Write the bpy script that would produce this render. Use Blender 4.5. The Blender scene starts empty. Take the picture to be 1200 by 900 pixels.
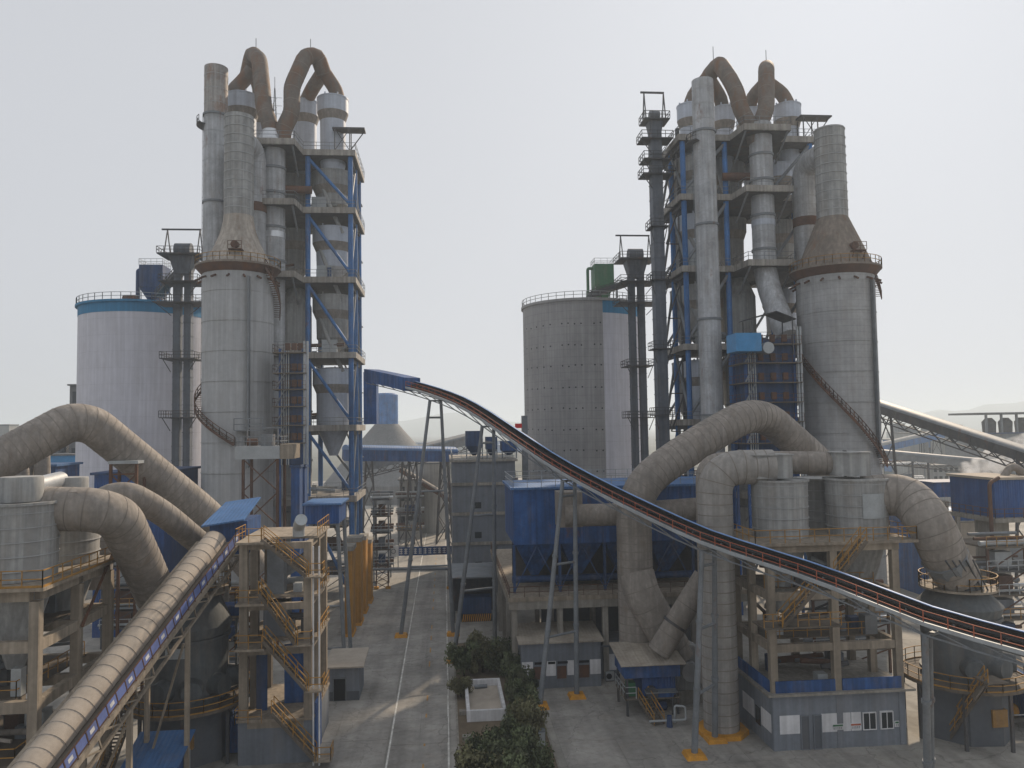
import bpy, math, random
from mathutils import Vector as V, Matrix
R = random.Random(7)
PI = math.pi
rad = math.radians
sc = bpy.context.scene
COL = sc.collection

# ------------------------------------------------------------------ camera
CAMZ, FPX = 27.0, 900.0
YAW, PITCH, ROLL = rad(5.08), math.atan(51/900), 0.0157
Fh = V((math.sin(YAW), math.cos(YAW), 0)); Zu = V((0, 0, 1)); Rt = V((math.cos(YAW), -math.sin(YAW), 0))
Fw = Fh*math.cos(PITCH) + Zu*math.sin(PITCH)
Up = Zu*math.cos(PITCH) - Fh*math.sin(PITCH)
Rr = Rt*math.cos(ROLL) - Up*math.sin(ROLL)
Ur = Up*math.cos(ROLL) + Rt*math.sin(ROLL)
CAM = V((0, 0, CAMZ))
cd = bpy.data.cameras.new('camera'); cam = bpy.data.objects.new('camera', cd); COL.objects.link(cam)
cd.sensor_width = 36; cd.lens = 36*FPX/1200; cd.clip_end = 30000; cd.clip_start = 0.5
m3 = Matrix((Rr, Ur, -Fw)).transposed()
cam.matrix_world = Matrix.Translation(CAM) @ m3.to_4x4()
sc.camera = cam

# ------------------------------------------------------------------ light
SUN_AZ, SUN_EL = rad(31), rad(32)          # azimuth clockwise from +Y (the road's direction)
w = bpy.data.worlds.new('World'); sc.world = w; w.use_nodes = True
nt = w.node_tree; nt.nodes.clear()
out = nt.nodes.new('ShaderNodeOutputWorld'); bg = nt.nodes.new('ShaderNodeBackground')
sky = nt.nodes.new('ShaderNodeTexSky'); sky.sky_type = 'NISHITA'; sky.sun_disc = False
sky.sun_elevation = SUN_EL; sky.sun_rotation = SUN_AZ; sky.altitude = 50
sky.air_density = 1.0; sky.dust_density = 4.0; sky.ozone_density = 1.0
hs = nt.nodes.new('ShaderNodeHueSaturation'); hs.inputs['Saturation'].default_value = 0.28
bg.inputs['Strength'].default_value = 0.105
gm = nt.nodes.new('ShaderNodeGamma'); gm.inputs['Gamma'].default_value = 0.10       # thick even haze: the sky's own contrast is flattened
mlt = nt.nodes.new('ShaderNodeMix'); mlt.data_type = 'RGBA'; mlt.blend_type = 'MULTIPLY'; mlt.inputs[0].default_value = 1; mlt.inputs[7].default_value = (4.72, 4.85, 5.14, 1)
nt.links.new(sky.outputs[0], hs.inputs['Color']); nt.links.new(hs.outputs[0], gm.inputs['Color']); nt.links.new(gm.outputs[0], mlt.inputs[6]); nt.links.new(mlt.outputs[2], bg.inputs['Color']); nt.links.new(bg.outputs[0], out.inputs['Surface'])
sl = bpy.data.lights.new('sun', 'SUN'); sl.energy = 4.2; sl.angle = rad(1.5); sl.color = (1, .82, .62)
so = bpy.data.objects.new('sun', sl); COL.objects.link(so)
sdir = V((math.sin(SUN_AZ)*math.cos(SUN_EL), math.cos(SUN_AZ)*math.cos(SUN_EL), math.sin(SUN_EL)))
so.rotation_euler = sdir.to_track_quat('Z', 'Y').to_euler(); so.location = (0, 0, 150)
vs = sc.view_settings; vs.view_transform = 'Standard'; vs.look = 'None'; vs.gamma = 1; vs.use_curve_mapping = False
vs.exposure = 0.1
sc.cycles.max_bounces = 6; sc.cycles.diffuse_bounces = 3; sc.cycles.glossy_bounces = 2; sc.cycles.volume_bounces = 1
sc.cycles.use_denoising = True

# ------------------------------------------------------------------ pixel -> place
def ray(px, py): return Fw + Rr*((px-600)/FPX) + Ur*((450-py)/FPX)
def at(px, py, D):                      # D metres in front of the camera
    d = ray(px, py); return CAM + d*(D/d.dot(Fh))
def gz(px, py, z=0.0):                  # on the level z
    d = ray(px, py); return CAM + d*((z-CAMZ)/d.z)
def zof(px, py, D): return at(px, py, D).z
def mpx(n, D): return n*D/FPX

# ------------------------------------------------------------------ materials
def mat(name, col, rough=.75, metal=0.0, var=.18, scale=.35, streak=.0, rust=0.0, rustcol=(.17, .075, .035), bump=.0, bscale=6.0, dirt=.0, spec=.3, grid=None, corr=None, rnd=(.92, 1.06), ground=False):
    m = bpy.data.materials.new(name); m.use_nodes = True
    t = m.node_tree; N = t.nodes; L = t.links
    b = N['Principled BSDF']; b.inputs['Roughness'].default_value = rough; b.inputs['Metallic'].default_value = metal
    b.inputs['Specular IOR Level'].default_value = spec
    tc = N.new('ShaderNodeTexCoord'); co = tc.outputs['Object']
    if ground: co = N.new('ShaderNodeNewGeometry').outputs['Position']
    def noise(s, sx=(1, 1, 1), det=5.0, r=.55):
        mp = N.new('ShaderNodeMapping'); mp.inputs['Scale'].default_value = sx; L.new(co, mp.inputs[0])
        n = N.new('ShaderNodeTexNoise'); n.inputs['Scale'].default_value = s; n.inputs['Detail'].default_value = det; n.inputs['Roughness'].default_value = r
        L.new(mp.outputs[0], n.inputs['Vector']); return n.outputs['Fac']
    def rng(x, a, b_, c, d):
        r = N.new('ShaderNodeMapRange'); r.inputs[1].default_value = a; r.inputs[2].default_value = b_; r.inputs[3].default_value = c; r.inputs[4].default_value = d
        L.new(x, r.inputs[0]); return r.outputs[0]
    def mul(a, f):
        x = N.new('ShaderNodeMix'); x.data_type = 'RGBA'; x.blend_type = 'MULTIPLY'; x.inputs[0].default_value = 1
        L.new(a, x.inputs[6]); L.new(f, x.inputs[7]); return x.outputs[2]
    rgb = N.new('ShaderNodeRGB'); rgb.outputs[0].default_value = (*col, 1); c = rgb.outputs[0]
    oi = N.new('ShaderNodeObjectInfo')
    c = mul(c, rng(oi.outputs['Random'], 0, 1, *rnd))
    c = mul(c, rng(noise(scale), .3, .7, 1-var, 1+var*.7))
    c = mul(c, rng(noise(scale*7, det=3), .3, .7, 1-var*.4, 1+var*.4))
    if streak:
        c = mul(c, rng(noise(1.1, (2.2, 2.2, .07), 4), .42, .68, 1-streak, 1.04))
    if dirt:
        x = N.new('ShaderNodeMix'); x.data_type = 'RGBA'; L.new(rng(noise(.8, (1, 1, .25), 6, .65), .5, .72, 0, dirt), x.inputs[0])
        L.new(c, x.inputs[6]); x.inputs[7].default_value = (.23, .19, .15, 1); c = x.outputs[2]
    if rust:
        x = N.new('ShaderNodeMix'); x.data_type = 'RGBA'; L.new(rng(noise(.55, (1, 1, .4), 7, .68), .62-.28*rust, .78-.2*rust, 0, .9), x.inputs[0])
        L.new(c, x.inputs[6]); x.inputs[7].default_value = (*rustcol, 1); c = x.outputs[2]
    if ground:
        c = mul(c, rng(noise(.55, (1, .05, 1), 4), .45, .7, 1.04, .72))          # tyre tracks along the road
        c = mul(c, rng(noise(.35, (.15, 1, 1), 4), .58, .75, 1.0, .8))
        c = mul(c, rng(noise(1.6, det=8, r=.7), .55, .8, 1.0, .6))               # oil and damp stains
        x = N.new('ShaderNodeMix'); x.data_type = 'RGBA'; L.new(rng(noise(.12, det=7, r=.7), .56, .7, 0, .55), x.inputs[0]); L.new(c, x.inputs[6]); x.inputs[7].default_value = (.44, .40, .35, 1); c = x.outputs[2]   # spilt dust
        vo = N.new('ShaderNodeTexVoronoi'); vo.feature = 'DISTANCE_TO_EDGE'; vo.inputs['Scale'].default_value = .17
        nz = N.new('ShaderNodeTexNoise'); nz.inputs['Scale'].default_value = .6; nz.inputs['Detail'].default_value = 4; L.new(co, nz.inputs['Vector'])
        vm = N.new('ShaderNodeVectorMath'); vm.operation = 'MULTIPLY_ADD'; vm.inputs[1].default_value = (2.2, 2.2, 0); L.new(nz.outputs['Color'], vm.inputs[0]); L.new(co, vm.inputs[2]); L.new(vm.outputs[0], vo.inputs['Vector'])
        c = mul(c, rng(vo.outputs['Distance'], 0, .008, .68, 1))
    if grid:                             # joints of a far surface too fine to build
        sep = N.new('ShaderNodeSeparateXYZ'); L.new(co, sep.inputs[0])
        def line(ax, step, wd):
            a = N.new('ShaderNodeMath'); a.operation = 'PINGPONG'; a.inputs[1].default_value = step/2; L.new(sep.outputs[ax], a.inputs[0])
            return rng(a.outputs[0], 0, wd, .72, 1)
        for ax, step, wd in grid: c = mul(c, line(ax, step, wd))
    L.new(c, b.inputs['Base Color'])
    if bump:
        bp = N.new('ShaderNodeBump'); bp.inputs['Strength'].default_value = bump; bp.inputs['Distance'].default_value = .08
        L.new(noise(bscale, det=6, r=.65), bp.inputs['Height']); L.new(bp.outputs[0], b.inputs['Normal'])
    if corr:
        ax, step, amp = corr
        wv = N.new('ShaderNodeTexWave'); wv.wave_type = 'BANDS'; wv.bands_direction = 'XYZ'[ax]; wv.inputs['Scale'].default_value = .314/step; L.new(co, wv.inputs['Vector'])
        bp = N.new('ShaderNodeBump'); bp.inputs['Strength'].default_value = amp; bp.inputs['Distance'].default_value = .05
        L.new(wv.outputs['Fac'], bp.inputs['Height']); L.new(bp.outputs[0], b.inputs['Normal'])
    return m
M = {}
M['yard'] = mat('yard concrete', (.33, .315, .285), .9, var=.26, scale=.12, bump=.3, bscale=9, dirt=.3, ground=True)
M['slab'] = mat('paving concrete', (.32, .305, .28), .88, rnd=(.94, 1.03), var=.26, scale=.22, bump=.35, bscale=9, dirt=.3, ground=True)
M['soil'] = mat('dry soil', (.16, .125, .085), .95, var=.3, scale=.2, bump=.5)
M['land'] = mat('far land', (.085, .09, .07), .95, var=.4, scale=.01)
M['hill'] = mat('hillside', (.05, .07, .045), .95, var=.3, scale=.004)
M['line'] = mat('road paint white', (.62, .61, .57), .8, var=.3, scale=1.5, dirt=.5)
M['liney'] = mat('road paint orange', (.42, .24, .08), .8, var=.3, scale=1.5, dirt=.5)
M['conc'] = mat('grey concrete', (.31, .29, .255), .88, var=.22, scale=.4, streak=.25, bump=.25, dirt=.3)
M['slabedge'] = mat('floor edge concrete', (.40, .375, .34), .88, var=.22, scale=.5, streak=.35, bump=.2, dirt=.4)
M['concwarm'] = mat('weathered concrete', (.33, .28, .22), .88, var=.22, scale=.4, streak=.3, bump=.25, dirt=.35)
M['concsilo'] = mat('silo concrete', (.37, .365, .365), .9, var=.14, scale=.12, streak=.16, bump=.2, grid=((2, 1.5, .05),))
M['silo'] = mat('silo white paint', (.63, .63, .69), .8, var=.09, scale=.1, streak=.10, dirt=.12, bump=.05, grid=((2, 3.0, .03),))
M['siloblue'] = mat('silo blue band', (.03, .22, .42), .65, var=.12, scale=.3, streak=.15)
M['tower'] = mat('tower shell steel grey', (.455, .465, .475), .7, var=.13, scale=.2, streak=.16, dirt=.15, bump=.1, bscale=2)
M['cone'] = mat('dust coated shell', (.25, .21, .175), .9, var=.22, scale=.35, streak=.2, rust=.25, rustcol=(.2, .11, .06), bump=.15)
M['clad'] = mat('aluminium cladding', (.46, .475, .495), .65, metal=.05, var=.22, scale=.5, streak=.25, dirt=.42, rust=.08, bump=.15, bscale=3)
M['cladlt'] = mat('bright cladding', (.48, .52, .59), .5, metal=.15, var=.12, scale=.5, streak=.12, dirt=.1, bump=.08, bscale=3)
M['duct'] = mat('dusty duct steel', (.30, .27, .24), .78, metal=.04, var=.24, scale=.45, streak=.22, dirt=.45, rust=.1, rustcol=(.2, .15, .11), bump=.15, bscale=3)
M['ductrust'] = mat('rusty duct steel', (.17, .145, .125), .8, metal=.1, var=.25, scale=.4, dirt=.5, rust=.62, rustcol=(.19, .10, .055), bump=.15)
M['stackrust'] = mat('rust streaked cladding', (.42, .40, .38), .7, metal=.1, var=.25, scale=.5, streak=.3, rust=.42, rustcol=(.22, .11, .06), bump=.1)
M['cycl'] = mat('cyclone shell', (.38, .385, .38), .75, metal=.03, var=.2, scale=.35, streak=.28, dirt=.38, bump=.12, bscale=3)
M['cover'] = mat('sunlit tan cover sheet', (.40, .345, .285), .75, var=.16, scale=.6, dirt=.3, bump=.08, rnd=(.93, 1.05))  # sunlit warmth is put into the cover's base colour
M['panelblue'] = mat('lavender blue panel', (.13, .17, .38), .6, var=.2, scale=.8, dirt=.25)
M['ringed'] = mat('weathered pipe shell', (.34, .325, .305), .75, var=.2, scale=.4, streak=.2, dirt=.35, bump=.12)
M['outlet'] = mat('dull outlet pipe', (.36, .365, .36), .75, var=.22, scale=.4, streak=.3, dirt=.35, bump=.12)
M['conelt'] = mat('pale dusty shell', (.43, .385, .335), .9, var=.22, scale=.35, streak=.25, rust=.2, rustcol=(.22, .14, .09), bump=.15)
M['seam'] = mat('duct seam strip', (.215, .19, .165), .8, var=.2)
M['blue'] = mat('blue painted steel', (.03, .10, .29), .68, var=.28, scale=.5, streak=.35, dirt=.32, rust=.08)
M['bluecol'] = mat('blue column paint', (.05, .18, .45), .62, var=.25, scale=.5, streak=.25, dirt=.28, rust=.08)
M['bluedk'] = mat('dark blue steel', (0.03, 0.072, 0.18), .65, var=.25, scale=.5, streak=.3, dirt=.25)
M['bluecor'] = mat('blue corrugated sheet', (.02, .08, .26), .55, var=.2, scale=.4, streak=.25, dirt=.15, corr=(0, .3, .6))
M['bluecory'] = mat('blue corrugated sheet side', (.02, .08, .26), .55, var=.2, scale=.4, streak=.25, dirt=.15, corr=(1, .3, .6))
M['blueroof'] = mat('blue roof sheet', (.06, .15, .33), .5, var=.2, scale=.4, dirt=.2, corr=(0, .35, .6))
M['bluebri'] = mat('bright blue sheet', (.06, .25, .50), .55, var=.15, scale=.6, dirt=.1)
M['steel'] = mat('grey painted steel', (0.196, 0.213, 0.23), .6, metal=.2, var=.2, scale=.8, dirt=.25, rust=.1)
M['steellt'] = mat('light grey steel', (0.375, 0.4, 0.413), .55, metal=.2, var=.15, scale=.8, dirt=.25)
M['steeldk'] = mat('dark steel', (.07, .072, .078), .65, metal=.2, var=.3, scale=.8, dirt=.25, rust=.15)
M['elev'] = mat('elevator casing', (.125, .142, .17), .6, metal=.2, var=.2, scale=.5, streak=.2, dirt=.2)
M['rustst'] = mat('brown steel', (.10, .055, .04), .8, var=.3, scale=.8, rust=.5)
M['grate'] = mat('platform grating', (.13, .108, .085), .85, var=.3, scale=.8, dirt=.4)
M['yellow'] = mat('yellow handrail paint', (.36, .19, .04), .65, var=.25, scale=1.2, dirt=.4)
M['yelblk'] = mat('yellow base paint', (.55, .26, .03), .75, var=.25, scale=1.2, dirt=.3)
M['yelwall'] = mat('yellow pier paint', (.47, .23, .04), .75, var=.2, scale=.4, streak=.35, dirt=.2)
M['red'] = mat('red handrail paint', (.40, .11, .055), .7, var=.25, scale=1.2, dirt=.3)
M['redsign'] = mat('red sign', (.65, .02, .02), .5, var=.1)
M['hoodin'] = mat('hood sheet shaded', (.05, .045, .045), .7, var=.3, dirt=.1)  # shade inside the hood is put into this dark colour
M['capblue'] = mat('blue cap with sheen', (.20, .34, .62), .5, var=.12, dirt=.1)  # blue paint lightened so its sheen is part of the colour
M['belt'] = mat('rubber belt', (.022, .022, .024), .85, var=.3, scale=.8, dirt=.12)
M['white'] = mat('white wall paint', (0.688, 0.688, 0.7), .8, var=.12, scale=.5, streak=.15, dirt=.15)
M['grey'] = mat('grey wall paint', (.19, .21, .24), .85, var=.14, scale=.4, streak=.15, dirt=.2)
M['greydk'] = mat('dark grey wall paint', (.10, .11, .125), .85, var=.14, scale=.4, dirt=.2)
M['roof'] = mat('dusty roof sheet', (0.36, 0.318, 0.264), .85, var=.25, scale=.4, dirt=.5, corr=(0, .35, .4))
M['glass'] = mat('window glass', (.02, .025, .03), .15, var=.1, spec=.6)
M['dark'] = mat('dark opening', (.015, .015, .017), .9, var=.2)
M['mill'] = mat('mill casing', (.11, .122, .13), .7, metal=.1, var=.22, scale=.4, streak=.2, dirt=.3, bump=.1)
M['tower2'] = mat('blockwork tower shell', (.38, .385, .39), .8, var=.16, scale=.3, streak=.12, dirt=.25, bump=.15, bscale=3, grid=((2, .9, .04),))
M['seamg'] = mat('grey seam strip', (.36, .37, .38), .75, var=.2, dirt=.2)
M['leaf'] = mat('dark leaves', (.10, .12, .06), .8, var=.75, scale=1.6, dirt=.25)
M['leaf2'] = mat('olive leaves', (.15, .145, .075), .8, var=.75, scale=1.6, dirt=.25)
M['bark'] = mat('bark', (.06, .05, .04), .9, var=.3, scale=2)
M['green'] = mat('green steel', (.03, .13, .06), .6, var=.2, dirt=.2)
M['far'] = mat('far building grey', (.17, .175, .18), .85, var=.2, scale=.1, streak=.2)
M['farw'] = mat('far building white', (.36, .36, .35), .85, var=.15, scale=.1, streak=.2)
M['sand'] = mat('pale stockpile', (.42, .37, .31), .95, var=.2, scale=.2, bump=.4)
M['silver'] = mat('silver sheet', (.62, .64, .66), .35, metal=.7, var=.12, scale=.8, dirt=.1)
M['cyan'] = mat('cyan paint', (.05, .32, .42), .6, var=.1)

# ------------------------------------------------------------------ mesh tools
class MB:
    def __init__(s): s.v = []; s.f = []
    def add(s, vs_, fs):
        o = len(s.v); s.v += [V(p) for p in vs_]; s.f += [tuple(i+o for i in f) for f in fs]; return s
    def box(s, x0, x1, y0, y1, z0, z1):
        return s.add([(x0, y0, z0), (x1, y0, z0), (x1, y1, z0), (x0, y1, z0), (x0, y0, z1), (x1, y0, z1), (x1, y1, z1), (x0, y1, z1)],
                     [(3, 2, 1, 0), (4, 5, 6, 7), (0, 1, 5, 4), (1, 2, 6, 5), (2, 3, 7, 6), (3, 0, 4, 7)])
    def cbox(s, c, sx, sy, sz): return s.box(c[0]-sx/2, c[0]+sx/2, c[1]-sy/2, c[1]+sy/2, c[2]-sz/2, c[2]+sz/2)
    def beam(s, p, q, wd, h=None):
        p, q = V(p), V(q); h = h or wd; d = (q-p).normalized()
        a = d.cross(Zu); a = V((1, 0, 0)) if a.length < 1e-4 else a.normalized(); b = a.cross(d)
        vs_ = [c + a*(sx*wd/2) + b*(sz*h/2) for c in (p, q) for sx, sz in ((-1, -1), (1, -1), (1, 1), (-1, 1))]
        return s.add(vs_, [(0, 1, 2, 3), (7, 6, 5, 4), (0, 4, 5, 1), (1, 5, 6, 2), (2, 6, 7, 3), (3, 7, 4, 0)])
    def tube(s, pts, r, n=20, cap=True):
        pts = [V(p) for p in pts]; k = len(pts); rs = r if isinstance(r, (list, tuple)) else [r]*k
        a = None; vs_ = []
        for i, p in enumerate(pts):
            d = (pts[min(i+1, k-1)]-pts[max(i-1, 0)]).normalized()
            if a is None:
                a = d.cross(V((0, 1, 0)) if abs(d.y) < .9 else V((1, 0, 0))).normalized()
            else:
                a = (a - d*a.dot(d)).normalized()
            b = d.cross(a)
            vs_ += [p + (a*math.cos(2*PI*j/n) + b*math.sin(2*PI*j/n))*rs[i] for j in range(n)]
        fs = [(i*n+j, i*n+(j+1) % n, (i+1)*n+(j+1) % n, (i+1)*n+j) for i in range(k-1) for j in range(n)]
        if cap: fs += [tuple(range(n-1, -1, -1)), tuple((k-1)*n+j for j in range(n))]
        return s.add(vs_, fs)
    def cyl(s, p, q, r, n=10, r2=None): return s.tube([p, q], [r, r if r2 is None else r2], n)
    def lathe(s, c, prof, n=40, a0=0.0, a1=2*PI):
        full = abs(a1-a0-2*PI) < 1e-6; k = n if full else n+1
        vs_ = [(c[0]+r*math.cos(a0+(a1-a0)*j/n), c[1]+r*math.sin(a0+(a1-a0)*j/n), z) for r, z in prof for j in range(k)]
        m_ = len(prof)
        fs = [(i*k+j, i*k+(j+1) % k, (i+1)*k+(j+1) % k, (i+1)*k+j) for i in range(m_-1) for j in range(n)]
        return s.add(vs_, fs)
    def solid(s, c, prof, n=40):          # lathe closed at both ends
        o = len(s.v); s.lathe(c, prof, n); k = len(prof)
        s.f.append(tuple(o+j for j in range(n-1, -1, -1))); s.f.append(tuple(o+(k-1)*n+j for j in range(n))); return s
    def ring(s, c, ri, ro, z0, z1, n=40, a0=0.0, a1=2*PI):
        return s.lathe(c, [(ri, z0), (ro, z0), (ro, z1), (ri, z1), (ri, z0)], n, a0, a1)
    def prism(s, poly, z0, z1):
        n = len(poly); vs_ = [(x, y, z0) for x, y in poly] + [(x, y, z1) for x, y in poly]
        return s.add(vs_, [tuple(range(n-1, -1, -1)), tuple(range(n, 2*n))] + [(i, (i+1) % n, n+(i+1) % n, n+i) for i in range(n)])
    def sheet(s, pts, d):                 # a plate: polygon pushed along d
        pts = [V(p) for p in pts]; d = V(d); n = len(pts)
        return s.add(pts + [p+d for p in pts], [tuple(range(n-1, -1, -1)), tuple(range(n, 2*n))] + [(i, (i+1) % n, n+(i+1) % n, n+i) for i in range(n)])
    def rail(s, pts, h=1.1, step=1.6, t=.05, mids=1, toe=0, closed=False):
        pts = [V(p) for p in pts]; pts = pts + [pts[0]] if closed else pts
        for p, q in zip(pts, pts[1:]):
            L_ = (q-p).length; n = max(1, round(L_/step))
            for i in range(n+1):
                b = p + (q-p)*(i/n); s.beam(b, b+Zu*h, t)
            for k in range(mids+1):
                o = Zu*(h*(1-k/(mids+1))); s.beam(p+o, q+o, t)
            if toe: s.beam(p+Zu*toe/2, q+Zu*toe/2, .03, toe)
        return s
    def build(s, name, m, parent=None, smooth=False, kind=None):
        me = bpy.data.meshes.new(name)
        o = V((0, 0, 0)) if parent is None else wloc(parent)
        base = o
        if parent is None and s.v:
            xs = [p.x for p in s.v]; ys = [p.y for p in s.v]; zs = [p.z for p in s.v]
            base = V(((min(xs)+max(xs))/2, (min(ys)+max(ys))/2, min(zs)))
        me.from_pydata([tuple(p-base) for p in s.v], [], s.f)
        me.materials.append(M[m] if isinstance(m, str) else m)
        if smooth: me.shade_smooth(); me.set_sharp_from_angle(angle=rad(32))
        me.update()
        ob = bpy.data.objects.new(name, me); COL.objects.link(ob)
        if parent is not None: ob.parent = parent; ob['_b'] = tuple(base)
        else: ob.location = base
        if kind: ob['kind'] = kind
        return ob
def wloc(o):
    if '_b' in o.keys(): return V(o['_b'])
    return V(o.location)
def thing(name, label, cat, loc, group=None):
    o = bpy.data.objects.new(name, None); COL.objects.link(o); o.location = loc; o.empty_display_size = .5
    return tag(o, label, cat, group)
def tag(o, label, cat, group=None):
    o['label'] = label; o['category'] = cat
    if group: o['group'] = group
    return o
def struct(o): o['kind'] = 'structure'; return o
def bend(pts, rr=2.0, n=6):               # a polyline with rounded corners
    pts = [V(p) for p in pts]; out_ = [pts[0]]
    for a, b, c in zip(pts, pts[1:], pts[2:]):
        d1 = (a-b); d2 = (c-b); r_ = min(rr, d1.length*.48, d2.length*.48)
        p = b + d1.normalized()*r_; q = b + d2.normalized()*r_
        for i in range(n+1):
            t = i/n; out_.append(p*(1-t)**2 + b*2*t*(1-t) + q*t*t)
    out_.append(pts[-1]); return out_
def resample(pts, step):
    out_ = []; acc = 0.0
    for a, b in zip(pts, pts[1:]):
        L_ = (b-a).length; x = step - acc
        while x <= L_:
            out_.append((a + (b-a)*(x/L_), (b-a).normalized())); x += step
        acc = L_ - (x-step)
    return out_
def pipe(name, label, cat, pts, r, m='duct', rr=4.0, seam=1.6, n=28, parent=None, group=None, seg=7, flange=None):
    path = bend(pts, rr, seg)
    t = parent or thing(name, label, cat, min(path, key=lambda p: p.z), group)
    MB().tube(path, r, n).build('shell' if parent is None else name, m, t, True)
    if seam:
        sm = MB()
        for p, d in resample(path, seam): sm.tube([p-d*.035, p+d*.035], r+.02, n)
        sm.build('seam_rings', 'seam' if m in ('ductrust', 'duct') else 'seam' if m == 'ringed' else 'seamg', t, True, kind='stuff')
    for f in (flange or ()):
        k = min(range(len(path)), key=lambda i: (path[i]-V(f)).length); d = (path[min(k+1, len(path)-1)]-path[max(k-1, 0)]).normalized()
        MB().tube([path[k]-d*.12, path[k]+d*.12], r+.16, n).build('flange', 'steeldk', t, True)
    return t
def stair(t, top, bot, wvec, m='grate', railm='yellow', rails=True):
    top, bot, wvec = V(top), V(bot), V(wvec)
    n = max(4, int((top.z-bot.z)/.22)); s = MB()
    for e in (V((0, 0, 0)), wvec): s.beam(top+e, bot+e, .06, .28)
    st = s.build('stringers', m, t)
    s = MB(); d = (bot-top); dh = V((d.x, d.y, 0)).normalized()*.3; wn = wvec
    for i in range(n):
        p = top + d*((i+.5)/n)
        s.sheet([p-dh/2, p+dh/2, p+dh/2+wn, p-dh/2+wn], (0, 0, .04))
    s.build('treads', m, t)
    if rails:
        s = MB(); s.rail([top, bot], 1.05, 1.4, .06); s.rail([top+wvec, bot+wvec], 1.05, 1.4, .06); s.build('stair_railing', railm, t)
def plan(p, z): return V((p[0], p[1], z))

def bpx(x0, x1, yt, yb, D, depth):        # box whose front face fills the pixel rectangle at distance D
    a = at(x0, (yt+yb)/2, D); b = at(x1, (yt+yb)/2, D); xm = (x0+x1)/2
    y = (a.y+b.y)/2
    return a.x, b.x, y, y+depth, max(0, zof(xm, yb, D)), zof(xm, yt, D)

# ================================================================== SETTING
g = MB().box(-9000, 9000, -300, 12000, -1.0, -.03).build('ground', 'land'); struct(g)
yard = MB().box(-190, 190, -20, 420, -.02, 0).build('yard', 'yard'); struct(yard)
XL, XR = gz(452.6, 898).x, gz(526, 898).x
XM = (XL+XR)/2
road = MB().box(XL-.25, XR+.25, 30, 420, .002, .006).build('road', 'yard'); struct(road)
slabs = {}
def paving(parent, x0, x1, y0, y1, sx, sy):
    nx = max(1, round((x1-x0)/sx)); ny = max(1, round((y1-y0)/sy)); ax = (x1-x0)/nx; ay = (y1-y0)/ny
    key = (round(ax, 2), round(ay, 2))
    for i in range(nx):
        for j in range(ny):
            c = V((x0+(i+.5)*ax, y0+(j+.5)*ay, 0))
            if key not in slabs:
                ob = MB().box(c.x-ax/2+.018, c.x+ax/2-.018, c.y-ay/2+.018, c.y+ay/2-.018, -.01, .016).build('concrete_slab', 'slab')
                slabs[key] = ob; ob.location.z = 0
            else:
                ob = slabs[key].copy(); COL.objects.link(ob)
            ob.location = (c.x, c.y, R.uniform(-.006, .003)); ob.parent = parent; ob.matrix_parent_inverse = parent.matrix_world.inverted()
            ob.location = V((c.x, c.y, ob.location.z)) - V(parent.location); ob.matrix_parent_inverse.identity()
paving(road, XL, XR, 44, 140, 2.7, 6.0)
paving(yard, XL-9.5, XL-.26, 44, 120, 4.6, 5.0)
paving(yard, XR+9.4, XR+34, 50, 78, 4.9, 5.6)
for nm, x, m, dash in (('edge_line', XL, 'line', 0), ('edge_line', XR, 'line', 0), ('centre_dash', XM+.45, 'liney', 1)):
    y = 40.0
    while y < (300 if not dash else 170):
        ln = 30 if not dash else 2.0
        MB().box(x-.075, x+.075, y, y+ln, .0225, .0265).build(nm, m, road)
        y += ln if not dash else 5.5
# planted bed with its kerb beside the road
bx0, bx1 = XR+.9, XR+8.6; by0, by1 = 48, gz(560, 765).y+4
bed = MB().box(bx0, bx1, by0, by1, 0, .10).build('planting_bed', 'soil'); struct(bed)
k = MB().box(bx0-.16, bx0, by0, by1, 0, .15).box(bx0-.16, bx1, by1, by1+.16, 0, .15).box(bx1, bx1+.16, by0, by1, 0, .15)
struct(k.build('kerb', 'conc'))
# hills far off
def hill(pts, D, nm='hills'):
    vs_, n = [], len(pts)
    for px, py in pts:
        p = at(px, py, D); vs_ += [plan(at(px, py, D-D*.2), -1), p, plan(at(px, py, D+D*.25), -1)]
    fs = []
    for i in range(n-1):
        a, b = i*3, i*3+3
        fs += [(a, b, b+1, a+1), (a+1, b+1, b+2, a+2)]
    struct(MB().add(vs_, fs).build(nm, 'hill', smooth=True))
hill([(x, 489-20*math.exp(-((x-1190)/75)**2)-4*math.sin(x*.031)-2*math.sin(x*.11) - (x-1050)*.01) for x in range(1010, 1900, 18)], 3400)
hill([(x, 494-8*math.exp(-((x-530)/60)**2)-2.5*math.sin(x*.05)) for x in range(380, 760, 15)], 3900)
hill([(x, 506-7*math.exp(-((x+40)/70)**2)-2*math.sin(x*.05)) for x in range(-500, 140, 20)], 3600)

# ================================================================== SILOS
def silo(label, cx, D, Rpx, ytop, mats, group):
    c = at(cx, 450, D); Rm = mpx(Rpx, D); zt = zof(cx, ytop, D); t = thing('storage_silo', label, 'silo', plan(c, 0), group)
    return t, c, Rm, zt
GS = 'cement raw meal silos'
t, cS1, RS1, zS1 = silo('white cylindrical silo with blue rim band behind the left chimney', 170.5, 150, 70.5, 361, None, GS)
MB().lathe(cS1, [(RS1, 0), (RS1, zS1-2.4)], 72).build('wall', 'silo', t, True)
MB().solid(cS1, [(RS1+.05, zS1-2.4), (RS1+.05, zS1-.6), (RS1+.5, zS1-.6), (RS1+.5, zS1-.2), (RS1-.4, zS1-.15)], 72).build('rim_band', 'siloblue', t, True)
s = MB(); s.rail([(cS1.x+(RS1+.3)*math.cos(a*PI/22), cS1.y+(RS1+.3)*math.sin(a*PI/22), zS1-.2) for a in range(44)], 1.3, 2, .09, closed=True); s.build('railing', 'steellt', t)
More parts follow.
